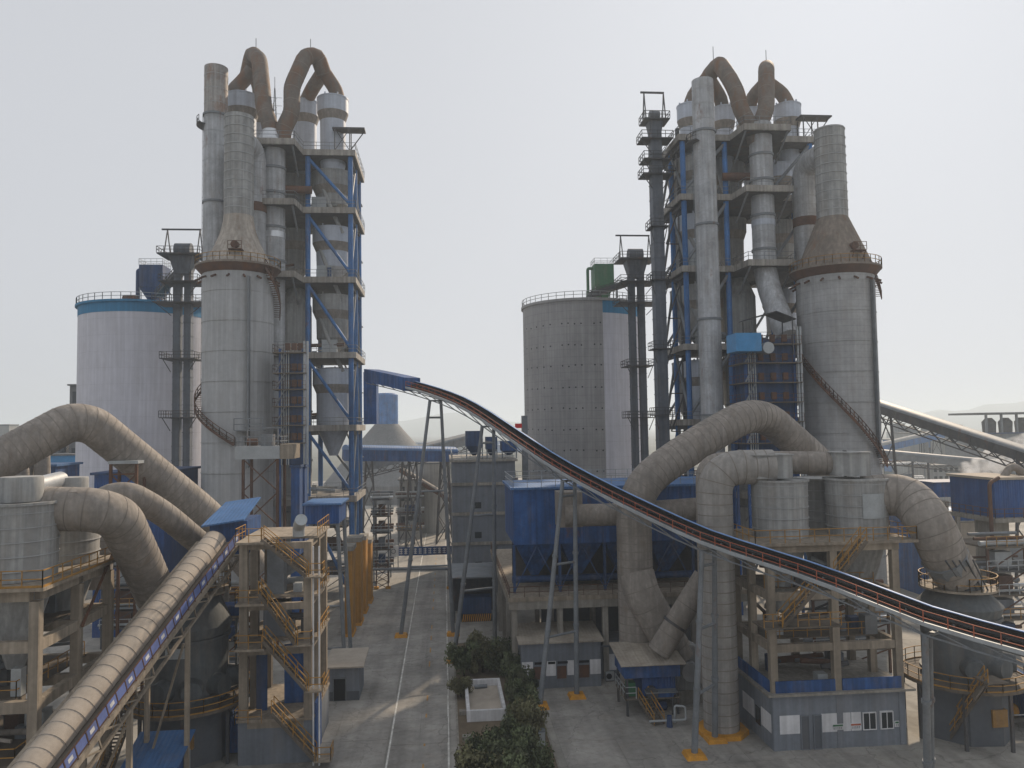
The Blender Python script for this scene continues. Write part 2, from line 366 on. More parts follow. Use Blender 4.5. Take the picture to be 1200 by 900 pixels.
t, cS2, RS2, zS2 = silo('bare grey concrete silo with tie holes and one white painted stripe', 682, 160, 68, 360, None, GS)
a0 = rad(-90-YAW*57.3+8); aL, aR = rad(-79.5), rad(10)
MB().lathe(cS2, [(RS2, 0), (RS2, zS2-.5)], 60, aR, aL+2*PI).build('wall', 'concsilo', t, True)
MB().lathe(cS2, [(RS2, 0), (RS2, zS2-2.9)], 20, aL, aR).build('painted_stripe', 'silo', t, True)
MB().lathe(cS2, [(RS2+.02, zS2-2.9), (RS2+.02, zS2-.5)], 20, aL, aR).build('rim_band', 'siloblue', t, True)
MB().solid(cS2, [(RS2, zS2-.5), (RS2+.35, zS2-.5), (RS2+.35, zS2), (RS2-.2, zS2+.02)], 64).build('roof_slab', 'concsilo', t, True)
s = MB(); s.rail([(cS2.x+(RS2+.15)*math.cos(a*PI/22), cS2.y+(RS2+.15)*math.sin(a*PI/22), zS2) for a in range(44)], 1.3, 2, .09, closed=True); s.build('railing', 'steellt', t)
s = MB()
for iz in range(11):
    for ia, da in enumerate((-76, -66, -57, -48, -40, -28, -22, -16, -10, 2, 8)):
        a = rad(-90+da); p = V((cS2.x+RS2*math.cos(a), cS2.y+RS2*math.sin(a), zS2-5-iz*4.1+R.uniform(-.15, .15)))
        if p.z > 3: s.cyl(p-V((math.cos(a), math.sin(a), 0))*.1, p+V((math.cos(a), math.sin(a), 0))*.02, .16, 6)
s.build('tie_holes', 'dark', t, kind='stuff')
# dust collectors on the silo tops
def dust_collector(label, px0, px1, yt, yb, D, m, zbase):
    x0, x1, y0, y1, z0, z1 = bpx(px0, px1, yt, yb, D, mpx(px1-px0, D)); h = z1-z0; cx, cy = (x0+x1)/2, (y0+y1)/2
    t = thing('dust_collector', label, 'dust collector', (cx, cy, zbase), 'dust collectors on silo roofs')
    MB().box(x0, x1, y0, y1, z0+h*.48, z1).build('housing', m, t)
    q = MB(); q.add([(x0, y0, z0+h*.47), (x1, y0, z0+h*.47), (x1, y1, z0+h*.47), (x0, y1, z0+h*.47), (cx-.4, cy-.4, z0+.5), (cx+.4, cy-.4, z0+.5), (cx+.4, cy+.4, z0+.5), (cx-.4, cy+.4, z0+.5)],
          [(3, 2, 1, 0), (4, 5, 6, 7), (0, 1, 5, 4), (1, 2, 6, 5), (2, 3, 7, 6), (3, 0, 4, 7)]); q.build('hopper', m, t)
    for i in range(4): MB().box(x0+(x1-x0)*(i+.5)/4-.06, x0+(x1-x0)*(i+.5)/4+.06, y0-.08, y0-.001, z0+h*.5, z1-.1).build('stiffener', m, t)
    for x in (x0+.15, x1-.15):
        for y in (y0+.15, y1-.15): MB().box(x-.1, x+.1, y-.1, y+.1, zbase, z0+h*.47).build('leg', 'steel', t)
    MB().tube(bend([(x0-.1, cy, z1-.6), (x0-1.1, cy, z1-.6), (x0-1.1, cy, zbase)], .7), .32, 12).build('exhaust_pipe', m, t, True)
    q = MB(); q.rail([(x0, y0, z1), (x1, y0, z1), (x1, y1, z1), (x0, y1, z1)], 1.2, 1.2, .07, closed=True); q.build('railing', 'steellt', t)
dust_collector('dark blue bag dust collector on the white silo roof', 163, 190, 310, 360, 150, 'bluedk', zS1-.16)
dust_collector('green bag dust collector on the grey concrete silo roof', 697, 720, 309, 358, 160, 'green', zS2)
t = thing('roof_blower', 'brown round drum lying on the white silo roof', 'blower', plan(at(153, 345, 146), zS1-.15))
p = at(153, 347, 146); MB().cyl((p.x-1.2, p.y, zS1+1.0), (p.x+1.2, p.y, zS1+1.0), .95, 18).build('drum', 'rustst', t, True); MB().box(p.x-.9, p.x+.9, p.y-.5, p.y+.5, zS1-.15, zS1+.3).build('cradle', 'steel', t)

# bucket elevators
def elevator(label, px, D, ytop, wpx, twin=True, gantry=True, platforms=(), m='elev', zb=0):
    c = at(px, 450, D); zt = zof(px, ytop, D); wd = mpx(wpx, D); t = thing('bucket_elevator', label, 'bucket elevator', plan(c, 0), 'bucket elevators')
    offs = (-wd*.28, wd*.28) if twin else (0,)
    cw = wd*.36 if twin else wd*.9
    for o in offs: MB().box(c.x+o-cw/2, c.x+o+cw/2, c.y-cw*.6, c.y+cw*.6, zb, zt-2.2).build('casing', m, t)
    s = MB(); z = 3.0
    while z < zt-3:
        for o in offs: s.box(c.x+o-cw/2-.07, c.x+o+cw/2+.07, c.y-cw*.6-.07, c.y+cw*.6+.07, z, z+.12)
        z += 2.4
    s.build('casing_flanges', m, t, kind='stuff')
    MB().add([(c.x+x*wd*.5*k1, c.y+y*wd*.42*k1, z_) for z_, k1 in ((zt-5.5, .75), (zt-2.4, 1.25)) for x, y in ((-1, -1), (1, -1), (1, 1), (-1, 1))],
             [(3, 2, 1, 0), (4, 5, 6, 7), (0, 1, 5, 4), (1, 2, 6, 5), (2, 3, 7, 6), (3, 0, 4, 7)]).build('head_chute', m, t)
    MB().tube([(c.x-wd*.42, c.y, zt-1.2), (c.x+wd*.42, c.y, zt-1.2)], wd*.4, 18).build('head_drum', m, t, True)
    MB().box(c.x-wd*1.1, c.x+wd*1.1, c.y-wd*.9, c.y+wd*.9, zt-2.35, zt-2.15).build('head_platform', 'steeldk', t)
    s = MB(); s.rail([(c.x+x*wd*1.1, c.y+y*wd*.9, zt-2.15) for x, y in ((-1, -1), (1, -1), (1, 1), (-1, 1))], 1.1, 1.3, .08, closed=True); s.build('railing', 'steeldk', t)
    if gantry:
        s = MB(); h = 2.6
        for x in (-1, 1):
            s.beam((c.x+x*wd*.85, c.y-wd*.5, zt-2.1), (c.x+x*wd*.85, c.y, zt+h), .16); s.beam((c.x+x*wd*.85, c.y+wd*.5, zt-2.1), (c.x+x*wd*.85, c.y, zt+h), .16)
        s.beam((c.x-wd*1.15, c.y, zt+h), (c.x+wd*.9, c.y, zt+h), .26); s.build('hoist_gantry', 'steeldk', t)
    for py, k1 in platforms:
        z = zof(px, py, D); q = wd*k1
        MB().box(c.x-q, c.x+q, c.y-wd*.9, c.y+wd*.9, z, z+.15).build('service_platform', 'steeldk', t)
        s = MB(); s.rail([(c.x+x*q, c.y+y*wd*.9, z+.15) for x, y in ((-1, -1), (1, -1), (1, 1), (-1, 1))], 1.1, 1.3, .08, closed=True); s.build('railing', 'steeldk', t)
        for x in (-1, 1): MB().beam((c.x+x*q*.95, c.y-wd*.5, z), (c.x+x*wd*.45, c.y-wd*.5, z-2.2), .12).build('bracket', 'steeldk', t)
    return t, c, zt, wd
elevator('grey twin-casing bucket elevator against the white silo', 214, 134, 286, 22, True, True, ((333, 1.0), (357, 1.3), (422, .9), (490, .9)))
elevator('twin-casing bucket elevator with blue head beside the concrete silo', 748, 143, 292, 20, True, True, ((333, 1.1), (357, 1.2), (430, .8), (490, .8)))
tE, cE, zE, wE = elevator('tallest bucket elevator, single dark casing left of right preheater tower', 775, 121, 127, 14, False, True, ((166, 1.35), (190, 1.2), (207, 1.3), (268, .75), (330, .8), (410, .8), (487, .8)))
s = MB()      # its lattice mast behind
for i in range(12):
    z0 = 8+i*6.0; z1 = z0+6
    if z1 > zE-4: break
    xa, xb = cE.x+1.6, cE.x+3.9
    s.beam((xa, cE.y+.6, z0), (xb, cE.y+.6, z1), .2); s.beam((xa, cE.y+.6, z1), (xb, cE.y+.6, z1), .16)
s.beam((cE.x+3.9, cE.y+.6, 0), (cE.x+3.9, cE.y+.6, zE-3), .55)
s.build('lattice_mast', 'steeldk', tE)
# enclosed bridges from the elevators to the silo roofs
def skybridge(label, p, q, wd=1.4, h=1.6, m='steeldk', post=None):
    p, q = V(p), V(q); t = thing('conveyor_bridge', label, 'conveyor', plan(p, p.z)); d = q-p; n = max(3, int(d.length/2))
    s = MB(); s.beam(p, q, wd, .3); s.build('deck', m, t)
    s = MB(); side = d.cross(Zu).normalized()*wd/2
    for e in (side, -side): s.rail([p+e, q+e], h*.7, 1.5, .1)
    s.build('railing', m, t)
    MB().beam(p+Zu*.6, q+Zu*.6, wd*.55, .7).build('trough', m, t)
    if post is not None:
        s = MB()
        for f in (.3, .7):
            b = p+d*f; s.beam(b-Zu*.15, plan(b, post), .25)
        s.build('support_posts', m, t)
skybridge('dark sloping chute bridge between left elevator and white silo roof', at(212, 318, 136), plan(at(186, 348, 146), zS1+1.6), post=zS1-.16)
skybridge('dark conveyor bridge between right elevator and concrete silo roof', at(738, 333, 146), plan(at(690, 350, 155), zS2+1.2), post=zS2)

# ================================================================== CHIMNEYS, CONDITIONING TOWERS
def chimney(label, cx, D, wpx, ytop, rusty):
    c = at(cx, ytop, D); r_ = mpx(wpx/2, D); t = thing('exhaust_chimney', label, 'chimney', plan(c, 0), 'exhaust chimneys')
    zt = c.z; MB().lathe(c, [(r_*1.04, 0), (r_, zt-10), (r_, zt-7.6)], 36).build('shaft', 'clad', t, True)
    MB().lathe(c, [(r_, zt-7.6), (r_, zt), (r_-.12, zt), (r_-.12, zt-6)], 36).build('top_section', 'stackrust' if rusty else 'clad', t, True)
    s = MB(); z = 3
    while z < zt-1: s.ring(c, r_-.03, r_+.035, z, z+.07, 36); z += 2.3
    s.build('seam_rings', 'seamg', t, True, kind='stuff')
    for z in (zt-8, zt-22, zt-36, zt-50): MB().ring(c, r_-.05, r_+.2, z, z+.3, 36).build('flange', 'steel', t, True)
    s = MB()
    for i in range(40): s.beam((c.x-r_-.2, c.y-.2, zt-12-i), (c.x-r_-.2, c.y+.2, zt-12-i), .05)
    for y in (-.22, .22): s.beam((c.x-r_-.2, c.y+y, zt-54), (c.x-r_-.2, c.y+y, zt-8), .05)
    s.build('ladder', 'steel', t)
    a = MB().ring(c, r_, r_+1.1, zt-9.6, zt-9.45, 24, PI*.75, PI*1.25); a.build('ladder_platform', 'steeldk', t)
    s = MB(); s.rail([(c.x+(r_+1.05)*math.cos(PI*x), c.y+(r_+1.05)*math.sin(PI*x), zt-9.45) for x in (.75, .87, 1.0, 1.13, 1.25)], 1.1, 1.2, .07); s.build('railing', 'steeldk', t)
    return c, zt
chimney('tall grey chimney with rust streaked rim behind left conditioning tower', 253.5, 119.5, 27, 80, True)
chimney('tall plain grey chimney in front of the right preheater tower', 823, 112, 25.5, 95, False)

def spiral(t, c, r_, a0, a1, z0, z1, wd=.9, m='rustst'):
    n = max(10, int(abs(z1-z0)/.28)); s = MB()
    for i in range(n):
        a = a0+(a1-a0)*i/n; b = a0+(a1-a0)*(i+1)/n; z = z0+(z1-z0)*i/n
        p = [(c.x+q*math.cos(x), c.y+q*math.sin(x), z) for q, x in ((r_+.02, a), (r_+wd, a), (r_+wd, b), (r_+.02, b))]
        s.sheet(p, (0, 0, .07))
    s.build('spiral_stair', m, t)
    k_ = max(6, int(abs(a1-a0)/.16)); pts = [(c.x+(r_+wd)*math.cos(a0+(a1-a0)*i/k_), c.y+(r_+wd)*math.sin(a0+(a1-a0)*i/k_), z0+(z1-z0)*i/k_) for i in range(k_+1)]
    s = MB(); s.rail(pts, 1.1, 1.0, .09); s.build('stair_railing', m, t)
    s = MB()
    for a, b in zip(pts, pts[1:]): s.beam(V(a)-Zu*.1, V(b)-Zu*.1, .08, .35)
    s.build('stair_stringer', m, t)
def conditioning(label, cx, D, Rpx, ytop, ycone, rpx, ypipe, flare, seam_m, stairs):
    c = at(cx, ytop, D); Rm = mpx(Rpx, D); r_ = mpx(rpx, D); zt = c.z; zc = zof(cx, ycone, D); zp = zof(cx, ypipe, D)
    t = thing('conditioning_tower', label, 'tower', plan(c, 0), 'gas conditioning towers')
    MB().lathe(c, [(Rm*.98, 0), (Rm*.985, zt*.5), (Rm, zt)], 64).build('shell', 'tower' if flare else 'tower2', t, True)
    prof = [(Rm*1.04, zt+.2)]
    for i in range(9):
        f = i/8; k_ = (1-f)**(1.7 if flare else 1.0); prof.append((r_+(Rm*1.0-r_)*k_, zt+.25+(zc-zt-.25)*f))
    MB().lathe(c, prof, 64).build('cone', 'conelt' if flare else 'cone', t, True)
    MB().lathe(c, [(r_, zc), (r_*.98, zp), (r_*.9, zp), (r_*.9, zp-4)], 40).build('outlet_pipe', 'outlet', t, True)
    s = MB(); z = zc+1
    while z < zp: s.ring(c, r_-.1, r_+.05, z, z+.09, 40); z += 1.35
    s.build('seam_rings', 'seamg', t, True, kind='stuff')
    s = MB(); z = 4
    while z < zt-1: s.ring(c, Rm-.2, Rm+.035, z, z+.06, 64); z += 4.3
    s.build('shell_seams', 'cycl', t, True, kind='stuff')
    MB().ring(c, Rm, Rm+1.0, zt-.15, zt+.12, 56).build('gallery', 'cone', t, True)
    MB().lathe(c, [(Rm+.05, zt-1.2), (Rm+.95, zt-.16)], 56).build('gallery_brackets', 'rustst', t, True)
    s = MB(); s.rail([(c.x+(Rm+.95)*math.cos(a*PI/18), c.y+(Rm+.95)*math.sin(a*PI/18), zt+.12) for a in range(36)], 1.15, 2, .07, closed=True); s.build('railing', 'yellow', t)
    for i in range(16):
        a = i*PI/8; p = V((c.x+(Rm+.05)*math.cos(a), c.y+(Rm+.05)*math.sin(a), zt-1.8)); MB().cyl(p, p+V((math.cos(a)*.9, math.sin(a)*.9, -.4)), .16, 8).build('spray_nozzle', 'rustst', t, True)
    for i in (0,):     # hatch with its little platform on the cone
        a = rad(-82); f = .35; q = r_+(Rm-r_)*(1-f)**(1.7 if flare else 1); z = zt+(zc-zt)*f; p = V((c.x+q*math.cos(a), c.y+q*math.sin(a), z))
        h_ = MB().tube([p+V((0, .6, 0)), p+V((0, -.7, 0))], .55, 14).build('hatch', 'rustst', t, True)
        s = MB(); s.box(p.x-.7, p.x+1.2, p.y-1.5, p.y+.2, z-.9, z-.8); s.rail([(p.x-.7, p.y-1.5, z-.8), (p.x+1.2, p.y-1.5, z-.8)], 1.1, .9, .07); s.beam((p.x-.6, p.y-1.4, z-.9), (p.x-.5, p.y-.2, z-2.6), .1); s.beam((p.x+1.1, p.y-1.4, z-.9), (p.x+1.0, p.y-.2, z-2.6), .1); s.build('hatch_platform', 'rustst', t)
    for a0_, a1_, y0_, y1_ in stairs: spiral(t, c, Rm, rad(a0_), rad(a1_), zof(cx, y0_, D), zof(cx, y1_, D))
    return t, c, Rm, zt, zp, r_
tC1, cC1, RC1, zC1, zpC1, rC1 = conditioning('grey conditioning tower with tan flared cone behind left blue hood', 279.5, 112, 40.3, 315, 254, 17, 137, True, 'clad', ((-38, 22, 318, 372), (-205, -80, 452, 520)))
tC2, cC2, RC2, zC2, zpC2, rC2 = conditioning('grey conditioning tower with straight brown cone on the right', 978, 112, 43, 318, 256, 17.5, 152, False, 'clad', ((5, -18, 318, 352), (-172, -50, 420, 545)))
# vertical cable duct and little landing on the left tower's shell
MB().box(cC1.x+2.55, cC1.x+2.75, cC1.y-RC1-.1, cC1.y-RC1+.9, 22, zC1-2).build('cable_duct', 'steel', tC1)
MB().box(cC2.x+2.7, cC2.x+2.9, cC2.y-RC2-.02, cC2.y-RC2+1.0, 22, zC2-2).build('cable_duct', 'steel', tC2)
q = at(290, 505, 106.4); s = MB().box(q.x-1.7, q.x+2.2, q.y-.5, q.y+1.4, q.z, q.z+.12); s.rail([(q.x-1.7, q.y-.5, q.z+.12), (q.x+2.2, q.y-.5, q.z+.12)], 1.6, 1.9, .12); s.build('shell_landing', 'steel', tC1)
# downcomers that loop out of the outlet pipes
def downcomer(label, c, zp, r_, sx, px, D, yb):
    e = at(px, 200, D); rr_ = r_*.86
    a = V((c.x, c.y, zp-3.2)); p1 = V((e.x, e.y, zp-3.4)); p2 = V((e.x, e.y, max(2, zof(px, yb, D))))
    t = pipe('downcomer_duct', label, 'duct', [a+(p1-a)*.12, p1, p2], rr_, 'clad', rr=5.0, seam=1.4)
    z = zp-13; MB().ring(e, rr_-.05, rr_+.08, z, z+1.4, 30).build('expansion_joint', 'rustst', t, True); return t
downcomer('grey downcomer duct looping right of left conditioning tower pipe', cC1, zpC1, rC1, 1, 298, 117.5, 420)
downcomer('grey downcomer duct with rust band left of right conditioning tower pipe', cC2, zpC2, rC2, -1, 942, 118.5, 420)

# ================================================================== PREHEATER TOWERS
LEV = [zof(385, y_, 121.2) for y_ in (582, 498, 412, 323, 241, 173)]
def cyclone(label, c, Rm, zt, hh, m='cladlt', full=True, bottom=None):
    t = thing('preheater_cyclone', label, 'cyclone', V((c[0], c[1], (bottom if bottom is not None else zt-hh-9))), 'preheater cyclones')
    MB().solid(c, [(Rm, zt-hh), (Rm, zt-.15), (Rm-.15, zt), (Rm*.5, zt+.25)], 36).build('head', m, t, True)
    MB().ring(c, Rm-.02, Rm+.06, zt-.3, zt-.1, 36).build('head_flange', m, t, True)
    MB().lathe(c, [(Rm, zt-hh), (Rm*.82, zt-hh-1.4)], 36).build('skirt', 'duct', t, True)  # darker steel paints the shade under the overhanging head
    zb = bottom if bottom is not None else zt-hh-9
    zc = zb+(zt-hh-1.5-zb)*.45
    MB().lathe(c, [(Rm*.82, zt-hh-1.4), (Rm*.8, zc)], 36).build('body', m, t, True)
    MB().lathe(c, [(Rm*.8, zc), (Rm*.2, zb)], 36).build('cone', m, t, True)
    for i in range(6):
        a = i*PI/3; MB().box(c[0]+Rm*.8*math.cos(a)-.1, c[0]+Rm*.8*math.cos(a)+.1, c[1]+Rm*.8*math.sin(a)-.1, c[1]+Rm*.8*math.sin(a)+.1, zt, zt+.45).build('lifting_lug', m, t)
    return t
def preheater(label, cx, D, s, side, slabs_label):
    c = at(cx, 400, D); y0 = c.y; X = c.x
    offs = [-11.6*s, -4.8*s, 2.3*s, 9.2*s]; xs = sorted(X+o for o in offs); t = thing('preheater_tower', label, 'preheater tower', (X, y0+6, 0), 'preheater towers')
    ys = [y0, y0+6.2, y0+12.4]
    for x in xs:
        for j, y in enumerate(ys):
            if j == 1 and x in xs[1:3]: continue
            MB().cyl((x, y, 0), (x, y, LEV[-1]-.9), .42, 14).build('column', 'bluecol', t, True)
    wdir = 1 if s > 0 else -1
    for li, z in enumerate(LEV):
        pts = [(xs[0]-.9, y0-.8), (X-3.7-(.5 if True else 0), y0-.8), (X-3.7, y0-5.4), (X+3.7, y0-5.4), (X+4.2, y0-.8), (xs[-1]+.9, y0-.8), (xs[-1]+.9, y0+13.2), (xs[0]-.9, y0+13.2)]
        MB().prism(pts, z-.95, z).build('floor_slab', 'slabedge', t)
        MB().prism([(X+(x-X)*.985, y0+6+(y-y0-6)*.975) for x, y in pts], z-.99, z-.953).build('shade_plate', 'steeldk', t)  # dark plate added: the shade under each floor as colour
        rp = [(x, y, z) for x, y in pts]
        q = MB(); q.rail(rp, 1.15, 2.2, .06, closed=True); q.build('railing', 'steel', t)
        for x in xs: MB().box(x-.2, x+.2, y0, y0+12.4, z-1.6, z-.995).build('floor_beam', 'steeldk', t)
        z0 = LEV[li-1] if li else 0
        for a, b in zip(xs, xs[1:]):      # one diagonal to each bay of the front and back
            if abs((a+b)/2-X) < 2.5: continue
            d = 1 if s < 0 else -1
            p, q_ = ((a, z-1.2), (b, z0+.6)) if d > 0 else ((b, z-1.2), (a, z0+.6))
            MB().cyl((p[0], y0-.1, p[1]), (q_[0], y0-.1, q_[1]), .26, 10).build('brace', 'bluecol' if s < 0 else 'steel', t, True)
            MB().cyl((p[0], y0+12.5, p[1]), (q_[0], y0+12.5, q_[1]), .22, 8).build('brace', 'steel', t, True)
        for x in (xs[0], xs[-1]):         # side bracing
            MB().cyl((x, y0, z0+.4), (x, y0+6.2, z-1.1), .22, 8).build('brace', 'steel', t, True)
            MB().cyl((x, y0+12.4, z0+.4), (x, y0+6.2, z-1.1), .22, 8).build('brace', 'steel', t, True)
        for sx in (-3.3, 3.3): MB().cyl((X+sx, y0-5.0, z-1.0), (X+sx, y0-.3, z-4.4), .16, 8).build('cantilever_strut', 'steel', t, True)
    # stair flights zig-zag at the back
    q = MB(); xb = xs[-1]-3.2
    for li, z in enumerate(LEV):
        z0 = LEV[li-1] if li else 0; zm = (z+z0)/2
        q.beam((xb, y0+13.8, z0), (xb+2.6, y0+13.8, zm), .8, .25); q.beam((xb+2.6, y0+14.6, zm), (xb, y0+14.6, z), .8, .25)
        q.box(xb+2.4, xb+3.6, y0+13.3, y0+15.1, zm-.1, zm)
    q.build('back_stair', 'steeldk', t)
    return t, X, y0, xs
tP1, X1, Y1, xs1 = preheater('left preheater tower frame, grey floors on blue columns', 325, 122, -1, 1, '')
tP2, X2, Y2, xs2 = preheater('right preheater tower frame behind the plain grey chimney', 891, 119.5, 1, -1, '')
for (t_, X_, Y_, xs_, nm) in ((tP1, X1, Y1, xs1, 'left'), (tP2, X2, Y2, xs2, 'right')):
    sg = -1 if nm == 'left' else 1
    out_x = X_-8.2*sg if nm == 'right' else X_+8.2       # the bay away from the conditioning tower
    in_x = X_+5.8*sg if nm == 'right' else X_-5.8
    words_ = ('fifth', 'fourth', 'third', 'second')
    for li, (zb, zt) in enumerate([(LEV[k_], LEV[k_+1]-2.4) for k_ in (1, 2, 3, 4)]):
        cyclone(f'{words_[li]} stage cyclone in the outer bay of {nm} preheater tower', (out_x, Y_+4.2), 3.35, zt, 2.6, 'cladlt' if li % 2 == 0 else 'cycl', bottom=zb+.2 if li else zb-5)
        cyclone(f'{words_[li]} stage cyclone in the inner bay of {nm} preheater tower', (in_x, Y_+5.0), 2.9, zt-.6, 2.4, 'cladlt' if li % 2 else 'cycl', bottom=zb+.2)
    for li, (zb, zt) in enumerate([(LEV[k_], LEV[k_+1]-1.6) for k_ in (1, 2, 3, 4)]):
        cyclone(f'{words_[li]} stage cyclone at the back behind the riser of {nm} preheater tower', (X_+(1.0 if nm == 'left' else -1.0), Y_+8.6), 2.7, zt, 2.2, 'cycl', bottom=zb+.1)
        cyclone(f'{words_[li]} stage cyclone at the back of the outer bay of {nm} preheater tower', (out_x+(.6 if nm == 'left' else -.6), Y_+10.0), 2.3, zt-.4, 2.2, 'cycl', bottom=zb+.1)
    # riser duct through the projecting bay
    p0 = V((X_, Y_-2.6, 30 if nm == 'left' else 38)); r_ = 1.72
    pts = [V((X_, Y_-2.6, LEV[-1]+1)), V((X_, Y_-2.6, 8))] if nm == 'left' else [V((X_, Y_-2.6, LEV[-1]+1)), V((X_, Y_-2.6, zof(885, 322, 113))), at(923, 395, 111)]
    t = pipe('riser_duct', f'big vertical riser duct up the front of {nm} preheater tower', 'duct', pts, r_, 'clad', rr=4, seam=1.9)
    for z in (LEV[5]-4, LEV[4]+1.5, LEV[4]-4, LEV[3]+2):
        if True: MB().ring((X_, Y_-2.6), r_-.05, r_+.16, z-.2, z+.15, 30).build('flange', 'steel', t, True)
    MB().ring((X_, Y_-2.6), r_-.05, r_+.05, zof(325, 275, 117), zof(325, 268, 117), 30).build('bright_band', 'silver' if nm == 'left' else 'cladlt', t, True)
    # burner pipes and cross ducts between the floors
    for li, z in enumerate((LEV[4]+2.5, LEV[3]+2.5, LEV[2]+3.2)):
        if li == 0: pipe('cross_duct', f'{("upper", "middle", "lower")[li]} rusty cross duct beside the riser of {nm} tower', 'duct', [(X_-1.2*sg, Y_-1.8, z), (X_-5.6*sg, Y_-.9, z+.2)], .62, 'rustst', seam=0, n=14)
        pipe('meal_pipe', f'{("upper", "middle", "lower")[li]} sloping meal pipe in the outer bay of {nm} tower', 'pipe', [(out_x-2.4, Y_+3, z+4.5), (out_x-.6, Y_+1.2, z-.5), (out_x+1.9, Y_+1.6, z-6.2)], .34, 'cycl', seam=0, n=12, rr=1)
        bb = MB().box(out_x-3+li*.8, out_x-.6+li*.8, Y_+1.0, Y_+2.6, LEV[4-li]+.02, LEV[4-li]+2.2); tag(bb.build('control_cabinet', 'steellt'), f'pale control cabinet on the {("sixth", "fifth", "fourth")[li-0]} floor of {nm} tower', 'cabinet', 'cabinets in the preheater towers')

def clutter(t, x0, x1, y0, y1, z, n, seed):
    r_ = random.Random(seed)
    for i in range(n):
        a = V((r_.uniform(x0, x1), r_.uniform(y0, y1), z+r_.uniform(.3, 1.8))); b = V((r_.uniform(x0, x1), a.y+r_.uniform(-.6, .6), z+r_.uniform(.3, 2.6)))
        MB().cyl(a, b, r_.uniform(.1, .32), 10).build('feed_pipe', r_.choice(['steel', 'rustst', 'duct', 'steeldk', 'steellt']), t, True)
        c_ = V((r_.uniform(x0, x1), r_.uniform(y0, y1), z)); w_ = r_.uniform(.5, 1.3); h_ = r_.uniform(.7, 1.8); MB().box(c_.x-w_/2, c_.x+w_/2, c_.y-w_/2, c_.y+w_/2, z+.01, z+h_).build('machine_casing', r_.choice(['steel', 'rustst', 'grey', 'steeldk', 'steellt', 'bluedk']), t)
for (t_, X_, Y_, xs_, nm, ps) in ((tP1, X1, Y1, xs1, 'left', 347), (tP2, X2, Y2, xs2, 'right', 868)):
    c = at(ps, 400, 126 if nm == 'left' else 123); zt_ = LEV[3]-1.2
    cv = thing('calciner_vessel', f'dark grey calciner vessel standing inside {nm} preheater tower', 'vessel', plan(c, 0), 'calciner vessels')
    MB().solid(c, [(1.4, 6), (2.5, 10), (2.5, zt_-3), (1.3, zt_)], 32).build('shell', 'cycl', cv, True)
    for z in (14, 22, 30, 38): MB().ring(c, 2.45, 2.65, z, z+.3, 32).build('stiffener_ring', 'steel', cv, True)
    MB().cyl(plan(c, 0), plan(c, 6), .9, 16).build('support_leg', 'steeldk', cv, True)
    for li, z in enumerate(LEV[:-1]):
        clutter(t_, xs_[0]+.8, xs_[-1]-.8, Y_+.6, Y_+11.5, z, 5, 40+li+(10 if nm == 'left' else 0))
# top cyclones and gas ducts
def topcyc(label, px, yt, D, Rm, hh=2.6): cyclone(label, at(px, yt, D), Rm, zof(px, yt, D), hh, 'cladlt', bottom=LEV[4]+2)
topcyc('light grey top cyclone at the right corner of left tower roof', 390, 116, 125.5, 2.55)
topcyc('light grey top cyclone behind the corner one on left tower roof', 357, 121, 131, 2.5)
topcyc('light grey top cyclone left of the rusty duct on left tower roof', 284, 113, 125.5, 2.75)
topcyc('half hidden top cyclone at the back of left tower roof', 303, 122, 132, 2.4)
topcyc('light grey top cyclone at the left end of right tower roof', 808, 124, 124.5, 2.1)
topcyc('light grey top cyclone right of the chimney on right tower roof', 847, 127, 126.5, 1.95)
topcyc('half hidden top cyclone behind the forked duct on right tower roof', 878, 130, 131, 2.2)
topcyc('light grey top cyclone at the right end of right tower roof', 922, 124, 124, 2.2)
def gasduct(label, main, branches, r_, m='ductrust', mast=None):
    pts = [at(*p) for p in main]; t = pipe('gas_duct', label, 'duct', pts, r_, m, rr=.85, seam=2.3, seg=2)
    for b in branches:
        q = bend([at(*p) for p in b], .9, 2); MB().tube(q, r_*.9, 24).build('branch', m, t, True)
    if mast: p = at(*mast); MB().cyl(p, p+Zu*2.2, .06, 6).build('lightning_rod', 'steel', t)
    return t
tg = gasduct('rusty arched gas duct, left one on the left tower roof', [(290, 90, 127), (296, 63, 125.5), (304, 70, 123), (308, 112, 120.5), (309, 126, 119.8), (317, 148, 119.4), (318, 166, 119.4)], [[(296, 82, 125.5), (284, 96, 126), (274, 106, 124.5), (274, 114, 124.5)], [(298, 84, 126), (304, 105, 131), (304, 122, 132)]], 1.3, mast=(300, 60, 124.5))
q = at(318, 150, 119.4); MB().lathe(q, [(2.1, LEV[5]+.02), (1.9, LEV[5]+1.0), (1.35, LEV[5]+2.2)], 30).build('silver_cowl', 'silver', tg, True)
gasduct('brown arched gas duct, right one on the left tower roof', [(331, 166, 119.4), (332, 152, 119.4), (342, 132, 119.8), (342, 102, 120.5), (358, 66, 122), (372, 65, 123.5), (380, 88, 125)], [[(379, 84, 125), (366, 104, 128), (357, 122, 131)], [(378, 82, 125), (394, 106, 125.5), (396, 118, 125.5)]], 1.3, mast=(364, 61, 122.5))
gasduct('brown arched gas duct behind the right chimney top', [(829, 118, 125), (828, 92, 124), (843, 74, 121), (856, 94, 118), (863, 108, 117.5), (868, 128, 117.2), (883, 156, 116.9), (886, 168, 116.9)], [[(828, 92, 124), (812, 112, 124.5), (808, 126, 124.5)], [(829, 90, 124.5), (845, 116, 126), (847, 130, 126.5)]], 1.25, 'ductrust', mast=(836, 70, 122))
